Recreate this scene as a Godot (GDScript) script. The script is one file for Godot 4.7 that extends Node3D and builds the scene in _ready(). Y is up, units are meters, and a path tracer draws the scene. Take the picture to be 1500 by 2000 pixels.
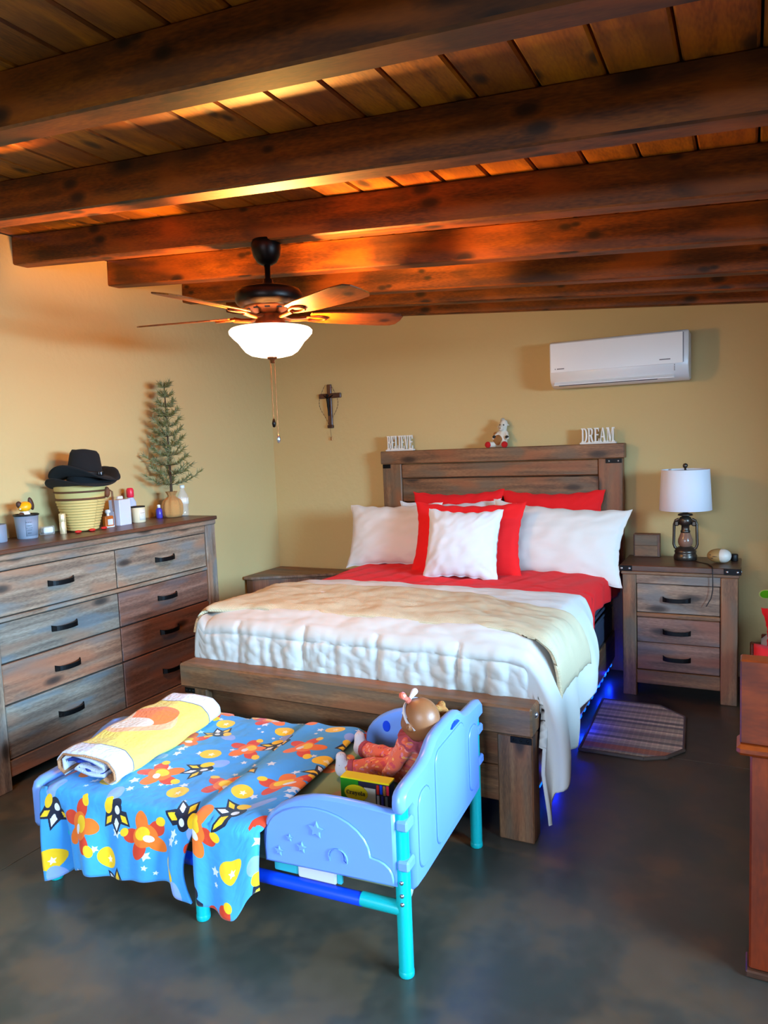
extends Node3D
# A bedroom: queen bed, toddler bed, dresser, nightstands, beams and a ceiling fan. x runs along the back wall, z towards the camera, y up.

var org := Vector3.ZERO
var rng := RandomNumberGenerator.new()
var used := {}
var M := {}
const TB_AT := Vector3(2.526, 0.0, 3.051)
const TB_TURN := -3.0868
const SL := 0.0812


func _ready() -> void:
	rng.seed = 20260
	make_camera()
	make_sky()
	make_daylight()
	make_materials()
	build_room()
	build_bed()
	build_bedding()
	build_dresser()
	build_nightstands()
	build_toddler_bed()
	build_daybed()
	build_fan()
	build_wall_things()
	build_dresser_things()
	build_nightstand_things()
	build_toddler_things()
	build_floor_things()


func make_camera() -> void:
	var yaw := deg_to_rad(26.9876)
	var pitch := deg_to_rad(-5.3546)
	var roll := deg_to_rad(-2.3335)
	var fw := Vector3(-sin(yaw) * cos(pitch), sin(pitch), -cos(yaw) * cos(pitch))
	var r := Vector3(cos(yaw), 0, -sin(yaw))
	var u := r.cross(fw)
	var cam := Camera3D.new()
	cam.name = "camera"
	cam.fov = 70.6248
	cam.near = 0.05
	cam.far = 60.0
	cam.transform = Transform3D(Basis(r * cos(roll) + u * sin(roll), u * cos(roll) - r * sin(roll), -fw), Vector3(3.3817, 1.4905, 4.7565))
	add_child(cam)
	cam.current = true


func make_sky() -> void:
	var e := Environment.new()
	var m := ProceduralSkyMaterial.new()
	m.sky_top_color = Color(0.42, 0.62, 0.95)
	m.sky_horizon_color = Color(0.80, 0.90, 1.0)
	m.ground_bottom_color = Color(0.45, 0.42, 0.38)
	m.ground_horizon_color = Color(0.70, 0.72, 0.72)
	m.sky_energy_multiplier = 1.6
	var s := Sky.new()
	s.sky_material = m
	e.sky = s
	e.background_mode = Environment.BG_SKY
	e.tonemap_mode = Environment.TONE_MAPPER_LINEAR
	e.tonemap_exposure = 1.0
	e.sdfgi_enabled = true
	e.ssao_enabled = true
	e.ssil_enabled = true
	var w := WorldEnvironment.new()
	w.name = "world"
	w.environment = e
	add_child(w)


func make_daylight() -> void:
	# cool daylight from the sky outside, through the window in the right wall and the glass door behind the camera
	area("window_daylight", Vector3(7.5, 1.98, 3.35), Vector3(-1, -0.14, -0.04), Vector2(3.5, 1.1), Color(0.63, 0.84, 1.0), 215.0)
	area("door_daylight", Vector3(3.0, 2.55, 9.0), Vector3(0, -0.20, -1), Vector2(3.4, 2.1), Color(0.82, 0.91, 1.0), 90.0)


func area(called: String, at: Vector3, dir: Vector3, size: Vector2, col: Color, energy: float) -> void:
	var l := AreaLight3D.new()
	l.name = called
	l.area_size = size
	l.light_color = col
	l.light_energy = energy
	l.area_normalize_energy = true
	l.area_range = 14.0
	l.shadow_enabled = true
	l.transform = Transform3D(Basis.looking_at(dir.normalized(), Vector3.UP), at)
	add_child(l)


func omni(called: String, at: Vector3, col: Color, energy: float, size: float, parent: Node3D = null) -> void:
	var l := OmniLight3D.new()
	l.name = called
	l.light_color = col
	l.light_energy = energy
	l.light_size = size
	l.omni_range = 14.0
	l.omni_attenuation = 2.0
	l.shadow_enabled = true
	l.position = at
	if parent:
		parent.add_child(l, true)
	else:
		add_child(l, true)


# ---------------------------------------------------------------- names, things and parts

func numbered(called: String) -> String:
	var n: int = used.get(called, 0)
	used[called] = n + 1
	return called if n == 0 else "%s_%03d" % [called, n]


func tag(o: Node3D, label: String, category: String, group := "") -> Node3D:
	o.set_meta("label", label)
	o.set_meta("category", category)
	if group:
		o.set_meta("group", group)
	return o


func thing(called: String, label: String, category: String, at: Vector3, group := "", turn := 0.0) -> Node3D:
	var o := Node3D.new()
	o.name = numbered(called)
	add_child(o)
	o.position = at
	o.rotation.y = turn
	tag(o, label, category, group)
	org = at if turn == 0.0 else Vector3.ZERO
	return o


# a thing in the toddler bed's own axes: x towards its foot, z towards its far side
func bed_thing(called: String, label: String, category: String, at: Vector3, group := "") -> Node3D:
	var o := Node3D.new()
	o.name = numbered(called)
	add_child(o)
	var b := Basis(Vector3.UP, TB_TURN)
	o.transform = Transform3D(b, TB_AT + b * at)
	tag(o, label, category, group)
	org = at
	return o


func mk() -> SurfaceTool:
	var s := SurfaceTool.new()
	s.begin(Mesh.PRIMITIVE_TRIANGLES)
	return s


func fin(s: SurfaceTool, called: String, m: Material, parent: Node3D = null) -> MeshInstance3D:
	s.generate_normals()
	s.index()
	var o := MeshInstance3D.new()
	o.mesh = s.commit()
	o.set_surface_override_material(0, m)
	if parent:
		o.name = called
		parent.add_child(o, true)
	else:
		o.name = numbered(called)
		o.position = org
		add_child(o)
	return o


func struct(s: SurfaceTool, called: String, m: Material) -> MeshInstance3D:
	var o := fin(s, called, m)
	o.set_meta("kind", "structure")
	return o


# ---------------------------------------------------------------- shapes

func tri(s: SurfaceTool, a: Vector3, b: Vector3, c: Vector3, ua: Vector2, ub: Vector2, uc: Vector2, out: Vector3) -> void:
	if (a - c).cross(a - b).dot(out) < 0.0:
		var t := b
		b = c
		c = t
		var ut := ub
		ub = uc
		uc = ut
	s.set_uv(ua)
	s.add_vertex(a - org)
	s.set_uv(ub)
	s.add_vertex(b - org)
	s.set_uv(uc)
	s.add_vertex(c - org)


func quad(s: SurfaceTool, a: Vector3, b: Vector3, c: Vector3, d: Vector3, ua: Vector2, ub: Vector2, uc: Vector2, ud: Vector2, out: Vector3) -> void:
	tri(s, a, b, c, ua, ub, uc, out)
	tri(s, a, c, d, ua, uc, ud, out)


func box_uv(p: Vector3, ax: int, g: int, o: Vector2) -> Vector2:
	var t1 := (ax + 1) % 3
	var t2 := (ax + 2) % 3
	if t1 == g:
		return Vector2(p[t1], p[t2]) + o
	if t2 == g:
		return Vector2(p[t2], p[t1]) + o
	return Vector2(p[t1] * 0.15, p[t2]) + o


# a box with chamfered edges; uv in metres, u along the grain
func box(s: SurfaceTool, c: Vector3, sz: Vector3, bev := 0.004, grain := -1, bs := Basis()) -> void:
	s.set_smooth_group(-1)
	var h := sz * 0.5
	var b := minf(bev, minf(h.x, minf(h.y, h.z)) * 0.8)
	var g := grain
	if g < 0:
		g = 0 if sz.x >= sz.y and sz.x >= sz.z else (1 if sz.y >= sz.z else 2)
	var uo := Vector2(rng.randf() * 7.0, rng.randf() * 7.0)
	var p: Array[Vector3] = []
	var q: Array[Vector2] = []
	for ax in 3:
		var t1 := (ax + 1) % 3
		var t2 := (ax + 2) % 3
		for sg in [-1.0, 1.0]:
			p.clear()
			q.clear()
			for cn in [[-1.0, -1.0], [1.0, -1.0], [1.0, 1.0], [-1.0, 1.0]]:
				var v := Vector3.ZERO
				v[ax] = h[ax] * sg
				v[t1] = (h[t1] - b) * cn[0]
				v[t2] = (h[t2] - b) * cn[1]
				q.append(box_uv(v, ax, g, uo))
				p.append(c + bs * v)
			var out := Vector3.ZERO
			out[ax] = sg
			quad(s, p[0], p[1], p[2], p[3], q[0], q[1], q[2], q[3], bs * out)
	for ax in 3:  # edges along axis ax
		var t1 := (ax + 1) % 3
		var t2 := (ax + 2) % 3
		for s1 in [-1.0, 1.0]:
			for s2 in [-1.0, 1.0]:
				p.clear()
				q.clear()
				for k in 4:
					var v := Vector3.ZERO
					v[ax] = (h[ax] - b) * (-1.0 if k == 0 or k == 3 else 1.0)
					v[t1] = (h[t1] - (0.0 if k < 2 else b)) * s1
					v[t2] = (h[t2] - (b if k < 2 else 0.0)) * s2
					q.append(box_uv(v, t1, g, uo))
					p.append(c + bs * v)
				var out := Vector3.ZERO
				out[t1] = s1
				out[t2] = s2
				quad(s, p[0], p[1], p[2], p[3], q[0], q[1], q[2], q[3], bs * out)
	for s0 in [-1.0, 1.0]:
		for s1 in [-1.0, 1.0]:
			for s2 in [-1.0, 1.0]:
				var sgn := Vector3(s0, s1, s2)
				var a := c + bs * (Vector3(h.x, h.y - b, h.z - b) * sgn)
				var d := c + bs * (Vector3(h.x - b, h.y, h.z - b) * sgn)
				var e := c + bs * (Vector3(h.x - b, h.y - b, h.z) * sgn)
				tri(s, a, d, e, uo, uo, uo, bs * sgn)


func box2(s: SurfaceTool, lo: Vector3, hi: Vector3, bev := 0.004, grain := -1) -> void:
	box(s, (lo + hi) * 0.5, (hi - lo).abs(), bev, grain)


func boxed(called: String, lo: Vector3, hi: Vector3, m: Material, parent: Node3D, bev := 0.004, grain := -1) -> MeshInstance3D:
	var s := mk()
	box2(s, lo, hi, bev, grain)
	return fin(s, called, m, parent)


# a profile of (radius, height) turned about the axis y of bs
func lathe(s: SurfaceTool, prof: Array, c: Vector3, seg := 24, bs := Basis(), smooth := true, squash := 1.0) -> void:
	s.set_smooth_group(0 if smooth else -1)
	var length := 0.0
	var acc := [0.0]
	for i in range(1, prof.size()):
		length += Vector2(prof[i][0] - prof[i - 1][0], prof[i][1] - prof[i - 1][1]).length()
		acc.append(length)
	for i in prof.size() - 1:
		var r0: float = prof[i][0]
		var r1: float = prof[i + 1][0]
		var y0: float = prof[i][1]
		var y1: float = prof[i + 1][1]
		var v0: float = acc[i] / maxf(length, 1e-6)
		var v1: float = acc[i + 1] / maxf(length, 1e-6)
		for k in seg:
			var a0 := TAU * k / seg
			var a1 := TAU * (k + 1) / seg
			var d0 := Vector3(cos(a0), 0, sin(a0) * squash)
			var d1 := Vector3(cos(a1), 0, sin(a1) * squash)
			var p00 := c + bs * (d0 * r0 + Vector3(0, y0, 0))
			var p01 := c + bs * (d1 * r0 + Vector3(0, y0, 0))
			var p10 := c + bs * (d0 * r1 + Vector3(0, y1, 0))
			var p11 := c + bs * (d1 * r1 + Vector3(0, y1, 0))
			var n := (d0 + d1) * (y1 - y0) + Vector3(0, -2.0 * (r1 - r0), 0)
			var out := bs * n
			var u0 := float(k) / seg
			var u1 := float(k + 1) / seg
			if r0 > 1e-5:
				tri(s, p00, p01, p11 if r1 > 1e-5 else p10, Vector2(u0, v0), Vector2(u1, v0), Vector2(u1, v1), out)
			if r1 > 1e-5:
				tri(s, p00, p11, p10, Vector2(u0, v0), Vector2(u1, v1), Vector2(u0, v1), out)


# a tube along points; r is a number or an array of radii
func tube(s: SurfaceTool, pts: Array, r, seg := 8, caps := true, uvm := 1.0) -> void:
	s.set_smooth_group(0)
	var n := pts.size()
	var up := Vector3.UP
	var rings := []
	var acc := 0.0
	var us := []
	for i in n:
		var d: Vector3 = pts[mini(i + 1, n - 1)] - pts[maxi(i - 1, 0)]
		d = d.normalized()
		if i == 0:
			up = Vector3.RIGHT if absf(d.y) > 0.9 else Vector3.UP
		var x := up.cross(d).normalized()
		if x.length() < 0.1:
			x = Vector3.FORWARD.cross(d).normalized()
		up = d.cross(x).normalized()
		if i > 0:
			acc += (pts[i] - pts[i - 1]).length()
		us.append(acc * uvm)
		var rad: float = r[i] if r is Array else r
		var ring := []
		for k in seg + 1:
			var a := TAU * k / seg
			ring.append(pts[i] + (x * cos(a) + up * sin(a)) * rad)
		rings.append(ring)
	for i in n - 1:
		var mid: Vector3 = (pts[i] + pts[i + 1]) * 0.5
		for k in seg:
			var a: Vector3 = rings[i][k]
			var b: Vector3 = rings[i][k + 1]
			var c: Vector3 = rings[i + 1][k + 1]
			var d: Vector3 = rings[i + 1][k]
			var v0 := float(k) / seg
			var v1 := float(k + 1) / seg
			quad(s, a, b, c, d, Vector2(us[i], v0), Vector2(us[i], v1), Vector2(us[i + 1], v1), Vector2(us[i + 1], v0), (a + b + c + d) * 0.25 - mid)
	if caps:
		s.set_smooth_group(-1)
		for e in [0, n - 1]:
			var c: Vector3 = pts[e]
			var out: Vector3 = (pts[0] - pts[1]) if e == 0 else (pts[n - 1] - pts[n - 2])
			for k in seg:
				tri(s, c, rings[e][k], rings[e][k + 1], Vector2.ZERO, Vector2(0, 0.1), Vector2(0.1, 0.1), out)


func rod(called: String, a: Vector3, b: Vector3, r: float, m: Material, parent: Node3D, seg := 12) -> MeshInstance3D:
	var s := mk()
	tube(s, [a, b], r, seg)
	return fin(s, called, m, parent)


# a polygon in the plane of t's x and y, from depth z0 to z1, its rims bevelled
func prism(s: SurfaceTool, poly: PackedVector2Array, z0: float, z1: float, t: Transform3D, bev := 0.0, smooth_rim := false) -> void:
	var n := poly.size()
	var area := 0.0
	for i in n:
		area += poly[i].cross(poly[(i + 1) % n])
	if area < 0.0:
		poly = poly.duplicate()
		poly.reverse()
	var inner := PackedVector2Array()
	for i in n:
		var e0 := (poly[i] - poly[(i + n - 1) % n]).normalized()
		var e1 := (poly[(i + 1) % n] - poly[i]).normalized()
		var n0 := Vector2(-e0.y, e0.x)
		var n1 := Vector2(-e1.y, e1.x)
		var m := (n0 + n1)
		m = m / maxf(0.4, m.dot(n0)) if m.length() > 0.01 else n0
		inner.append(poly[i] + m * bev)
	var ids := Geometry2D.triangulate_polygon(inner if bev > 0.0 else poly)
	var cap := inner if bev > 0.0 else poly
	s.set_smooth_group(-1)
	for f in [[z0, -1.0], [z1, 1.0]]:
		var out: Vector3 = t.basis * Vector3(0, 0, f[1])
		for i in range(0, ids.size(), 3):
			var a := cap[ids[i]]
			var b := cap[ids[i + 1]]
			var c := cap[ids[i + 2]]
			tri(s, t * Vector3(a.x, a.y, f[0]), t * Vector3(b.x, b.y, f[0]), t * Vector3(c.x, c.y, f[0]), a, b, c, out)
	s.set_smooth_group(1 if smooth_rim else -1)
	var levels := [[poly, z0 + bev], [poly, z1 - bev]]
	if bev > 0.0:
		levels = [[inner, z0], [poly, z0 + bev], [poly, z1 - bev], [inner, z1]]
	for l in levels.size() - 1:
		var pa: PackedVector2Array = levels[l][0]
		var pb: PackedVector2Array = levels[l + 1][0]
		for i in n:
			var j := (i + 1) % n
			var e := poly[j] - poly[i]
			var out := t.basis * Vector3(e.y, -e.x, 0)
			quad(s, t * Vector3(pa[i].x, pa[i].y, levels[l][1]), t * Vector3(pa[j].x, pa[j].y, levels[l][1]), t * Vector3(pb[j].x, pb[j].y, levels[l + 1][1]), t * Vector3(pb[i].x, pb[i].y, levels[l + 1][1]), pa[i], pa[j], pb[j], pb[i], out)


# a surface fn(u, v) with thickness th on its far side (th 0: a single sheet)
func grid(s: SurfaceTool, nu: int, nv: int, fn: Callable, th := 0.0, uvs := Vector2.ONE, uv_fn = null) -> void:
	s.set_smooth_group(0)
	var p := []
	var uv := []
	for j in nv + 1:
		for i in nu + 1:
			var u := float(i) / nu
			var v := float(j) / nv
			p.append(fn.call(u, v))
			uv.append(uv_fn.call(u, v) if uv_fn != null else Vector2(u, v) * uvs)
	var w := nu + 1
	var nr := []
	for j in nv + 1:
		for i in nu + 1:
			var du: Vector3 = p[j * w + mini(i + 1, nu)] - p[j * w + maxi(i - 1, 0)]
			var dv: Vector3 = p[mini(j + 1, nv) * w + i] - p[maxi(j - 1, 0) * w + i]
			nr.append(du.cross(dv).normalized())
	for j in nv:
		for i in nu:
			var a := j * w + i
			var b := a + 1
			var c := a + w + 1
			var d := a + w
			s.set_smooth_group(0)
			quad(s, p[a], p[b], p[c], p[d], uv[a], uv[b], uv[c], uv[d], nr[a] + nr[b] + nr[c] + nr[d])
			if th > 0.0:
				quad(s, p[a] - nr[a] * th, p[b] - nr[b] * th, p[c] - nr[c] * th, p[d] - nr[d] * th, uv[a], uv[b], uv[c], uv[d], -(nr[a] + nr[b] + nr[c] + nr[d]))
	if th > 0.0:
		var rim := []
		for i in nu:
			rim.append([i, i + 1])
			rim.append([nv * w + i, nv * w + i + 1])
		for j in nv:
			rim.append([j * w, (j + 1) * w])
			rim.append([j * w + nu, (j + 1) * w + nu])
		var mid: Vector3 = p[(nv / 2) * w + nu / 2]
		for e in rim:
			var a: Vector3 = p[e[0]]
			var b: Vector3 = p[e[1]]
			quad(s, a, b, b - nr[e[1]] * th, a - nr[e[0]] * th, uv[e[0]], uv[e[1]], uv[e[1]], uv[e[0]], (a + b) * 0.5 - mid)


func ball(s: SurfaceTool, c: Vector3, r: Vector3, bs := Basis(), seg := 16) -> void:
	s.set_smooth_group(0)
	var rows := maxi(6, seg / 2)
	var pt := func(i: int, j: int) -> Vector3:
		var a := TAU * i / seg
		var b := PI * j / rows - PI / 2.0
		return c + bs * (Vector3(cos(a) * cos(b), sin(b), sin(a) * cos(b)) * r)
	for j in rows:
		for i in seg:
			var a: Vector3 = pt.call(i, j)
			var b: Vector3 = pt.call(i + 1, j)
			var d: Vector3 = pt.call(i + 1, j + 1)
			var e: Vector3 = pt.call(i, j + 1)
			var out := (a + b + d + e) * 0.25 - c
			var u0 := float(i) / seg
			var u1 := float(i + 1) / seg
			var v0 := float(j) / rows
			var v1 := float(j + 1) / rows
			if j > 0:
				tri(s, a, b, d, Vector2(u0, v0), Vector2(u1, v0), Vector2(u1, v1), out)
			if j < rows - 1:
				tri(s, a, d, e, Vector2(u0, v0), Vector2(u1, v1), Vector2(u0, v1), out)


# distance fields and surface nets, for bodies
func cap(p: Vector3, a: Vector3, b: Vector3, ra: float, rb: float) -> float:
	var d := b - a
	var h := clampf((p - a).dot(d) / maxf(d.length_squared(), 1e-9), 0.0, 1.0)
	return (p - a - d * h).length() - lerpf(ra, rb, h)


func smin(a: float, b: float, k: float) -> float:
	var h := maxf(k - absf(a - b), 0.0) / k
	return minf(a, b) - h * h * k * 0.25


func nets(s: SurfaceTool, lo: Vector3, hi: Vector3, cell: float, fn: Callable) -> void:
	s.set_smooth_group(0)
	var n := Vector3i(((hi - lo) / cell).ceil()) + Vector3i.ONE
	var f := PackedFloat32Array()
	f.resize(n.x * n.y * n.z)
	var at := 0
	for z in n.z:
		for y in n.y:
			for x in n.x:
				f[at] = fn.call(lo + Vector3(x, y, z) * cell)
				at += 1
	var sx := 1
	var sy := n.x
	var sz := n.x * n.y
	var vid := {}
	var offs := [0, sx, sy, sx + sy, sz, sz + sx, sz + sy, sz + sx + sy]
	var edges := [[0, 1], [2, 3], [4, 5], [6, 7], [0, 2], [1, 3], [4, 6], [5, 7], [0, 4], [1, 5], [2, 6], [3, 7]]
	for z in n.z - 1:
		for y in n.y - 1:
			for x in n.x - 1:
				var i := x + y * sy + z * sz
				var neg := 0
				for o in offs:
					if f[i + o] < 0.0:
						neg += 1
				if neg == 0 or neg == 8:
					continue
				var sum := Vector3.ZERO
				var cnt := 0
				for e in edges:
					var fa := f[i + offs[e[0]]]
					var fb := f[i + offs[e[1]]]
					if (fa < 0.0) != (fb < 0.0):
						var t := fa / (fa - fb)
						var ca := Vector3(e[0] & 1, (e[0] >> 1) & 1, e[0] >> 2)
						var cb := Vector3(e[1] & 1, (e[1] >> 1) & 1, e[1] >> 2)
						sum += ca.lerp(cb, t)
						cnt += 1
				vid[i] = lo + (Vector3(x, y, z) + sum / cnt) * cell
	for i in vid:
		var x: int = i % n.x
		var y: int = (i / n.x) % n.y
		var z: int = i / sz
		for ax in 3:
			var st: int = [sx, sy, sz][ax]
			var s1: int = [sy, sz, sx][ax]
			var s2: int = [sz, sx, sy][ax]
			if [y, z, x][ax] == 0 or [z, x, y][ax] == 0:
				continue
			var fa := f[i]
			var fb := f[i + st]
			if (fa < 0.0) == (fb < 0.0):
				continue
			var a = vid.get(i)
			var b = vid.get(i - s1)
			var c = vid.get(i - s1 - s2)
			var d = vid.get(i - s2)
			if a == null or b == null or c == null or d == null:
				continue
			var out := Vector3.ZERO
			out[ax] = 1.0 if fa < 0.0 else -1.0
			var q := [a, b, c, d]
			var uv := []
			for p in q:
				uv.append(Vector2(p.x + p.z * 0.5, p.y + p.z * 0.5))
			quad(s, a, b, c, d, uv[0], uv[1], uv[2], uv[3], out)


# ---------------------------------------------------------------- textures and materials

func noise(seed_: int, freq: float, w: int, h: int, W: int, H: int, oct := 4, kind := FastNoiseLite.TYPE_SIMPLEX_SMOOTH) -> PackedByteArray:
	var n := FastNoiseLite.new()
	n.seed = seed_
	n.noise_type = kind
	n.frequency = freq
	n.fractal_octaves = oct
	var im := n.get_seamless_image(w, h)
	im.convert(Image.FORMAT_L8)
	if w != W or h != H:
		im.resize(W, H, Image.INTERPOLATE_CUBIC)
	return im.get_data()


func tex(im: Image) -> ImageTexture:
	return ImageTexture.create_from_image(im)


func gray(d: PackedByteArray, W: int, H: int) -> ImageTexture:
	return tex(Image.create_from_data(W, H, false, Image.FORMAT_L8, d))


# planked wood: streaks along x, broad stains, knots. Returns [colour, relief]
func wood(seed_: int, W: int, H: int, dark: Color, mid: Color, light: Color, stains: Array, amount: float, knots: int, streak := 1.0) -> Array:
	var a := noise(seed_, 0.03, W / 16, H, W, H, 4)
	var b := noise(seed_ + 1, 0.022, W / 8, H / 3, W, H, 3)
	var c := noise(seed_ + 2, 0.22, W / 5, H, W, H, 3)
	var e := noise(seed_ + 3, 0.02, W / 8, H / 3, W, H, 2)
	var r := RandomNumberGenerator.new()
	r.seed = seed_
	var kn := []
	for k in knots:
		kn.append([r.randf() * W, r.randf() * H, r.randf_range(0.010, 0.022) * H * 1.4])
	var px := PackedByteArray()
	px.resize(W * H * 3)
	var rel := PackedByteArray()
	rel.resize(W * H)
	var s0: Color = stains[0]
	var s1: Color = stains[1]
	for y in H:
		for x in W:
			var i := y * W + x
			var g := (a[i] * 0.6 + c[i] * 0.4) / 255.0
			g = clampf((g - 0.5) * 1.7 * streak + 0.5, 0.0, 1.0)
			var col := dark.lerp(mid, g * 2.0) if g < 0.5 else mid.lerp(light, g * 2.0 - 1.0)
			var t := clampf((b[i] / 255.0 - 0.52) * 4.0, 0.0, 1.0) * amount
			col = col.lerp(s0, t)
			var t2 := clampf((e[i] / 255.0 - 0.55) * 4.0, 0.0, 1.0) * amount
			col = col.lerp(s1, t2)
			px[i * 3] = int(clampf(col.r, 0, 1) * 255.0)
			px[i * 3 + 1] = int(clampf(col.g, 0, 1) * 255.0)
			px[i * 3 + 2] = int(clampf(col.b, 0, 1) * 255.0)
			rel[i] = int(g * 200.0)
	for k in kn:
		var R: float = k[2] * 3.0
		for yy in range(int(-R), int(R)):
			for xx in range(int(-R * 2.2), int(R * 2.2)):
				var q: float = Vector2(xx / 2.0, yy).length() / k[2]
				if q > 3.0:
					continue
				var f := clampf(1.25 - q * 0.55, 0.0, 0.85) * (0.93 + 0.07 * sin(q * 7.0))
				var i := posmod(int(k[1]) + yy, H) * W + posmod(int(k[0]) + xx, W)
				for ch in 3:
					px[i * 3 + ch] = int(lerpf(px[i * 3 + ch], [dark.r, dark.g, dark.b][ch] * 110.0, f))
	return [tex(Image.create_from_data(W, H, false, Image.FORMAT_RGB8, px)), gray(rel, W, H)]


func mat(called: String, col: Color, rough := 0.6, metal := 0.0) -> StandardMaterial3D:
	var m := StandardMaterial3D.new()
	m.resource_name = called
	m.albedo_color = col
	m.roughness = rough
	m.metallic = metal
	M[called] = m
	return m


func wood_mat(called: String, w: Array, tint: Color, rough: float, scale: Vector2, relief := 0.025) -> StandardMaterial3D:
	var m := mat(called, tint, rough)
	m.albedo_texture = w[0]
	m.heightmap_enabled = true
	m.heightmap_texture = w[1]
	m.heightmap_scale = relief
	m.uv1_scale = Vector3(1.0 / scale.x, 1.0 / scale.y, 1.0)
	return m


# cloth: weave relief repeated every «size» metres of uv
func cloth(called: String, col: Color, weave: ImageTexture, size: float, relief: float, rough := 0.9, sheen := 0.25) -> StandardMaterial3D:
	var m := mat(called, col, rough)
	m.heightmap_enabled = true
	m.heightmap_texture = weave
	m.heightmap_scale = relief
	m.uv1_scale = Vector3(1.0 / size, 1.0 / size, 1.0)
	m.rim_enabled = sheen > 0.0
	m.rim = sheen
	m.rim_tint = 0.6
	return m


func weave_tex(n: int, kind: int) -> ImageTexture:
	var d := PackedByteArray()
	d.resize(n * n)
	for y in n:
		for x in n:
			var u := TAU * x / n
			var v := TAU * y / n
			var h := 0.0
			if kind == 0:
				h = 0.5 + 0.25 * sin(u * 16.0) * signf(sin(v * 8.0)) + 0.25 * sin(v * 16.0)
			elif kind == 1:
				h = 0.5 + 0.5 * sin(v * 8.0 + 2.0 * sin(u * 4.0)) * cos(u * 8.0)
			else:
				h = 0.5 + 0.5 * sin(v * 12.0)
			d[y * n + x] = int(clampf(h, 0, 1) * 255.0)
	return gray(d, n, n)


# filled polygon on an image, wrapping at its edges
func poly(im: Image, pts: PackedVector2Array, col: Color) -> void:
	var W := im.get_width()
	var H := im.get_height()
	var y0 := 1e9
	var y1 := -1e9
	for p in pts:
		y0 = minf(y0, p.y)
		y1 = maxf(y1, p.y)
	for y in range(int(floor(y0)), int(ceil(y1)) + 1):
		var xs := []
		for i in pts.size():
			var a := pts[i]
			var b := pts[(i + 1) % pts.size()]
			if (a.y <= y) != (b.y <= y):
				xs.append(a.x + (y - a.y) / (b.y - a.y) * (b.x - a.x))
		xs.sort()
		for k in range(0, xs.size() - 1, 2):
			var xa := int(round(xs[k]))
			var xb := int(round(xs[k + 1]))
			if xb <= xa:
				continue
			for sh in [-W, 0, W]:
				var l := maxi(xa + sh, 0)
				var r := mini(xb + sh, W)
				if r > l:
					im.fill_rect(Rect2i(l, posmod(y, H), r - l, 1), col)


func oval(c: Vector2, r: Vector2, turn := 0.0, n := 28) -> PackedVector2Array:
	var o := PackedVector2Array()
	for i in n:
		o.append(c + (Vector2(cos(TAU * i / n), sin(TAU * i / n)) * r).rotated(turn))
	return o


func star(c: Vector2, r: float, turn := 0.0, inner := 0.5) -> PackedVector2Array:
	var o := PackedVector2Array()
	for i in 10:
		o.append(c + Vector2.from_angle(turn + TAU * i / 10.0) * (r if i % 2 == 0 else r * inner))
	return o


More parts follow.
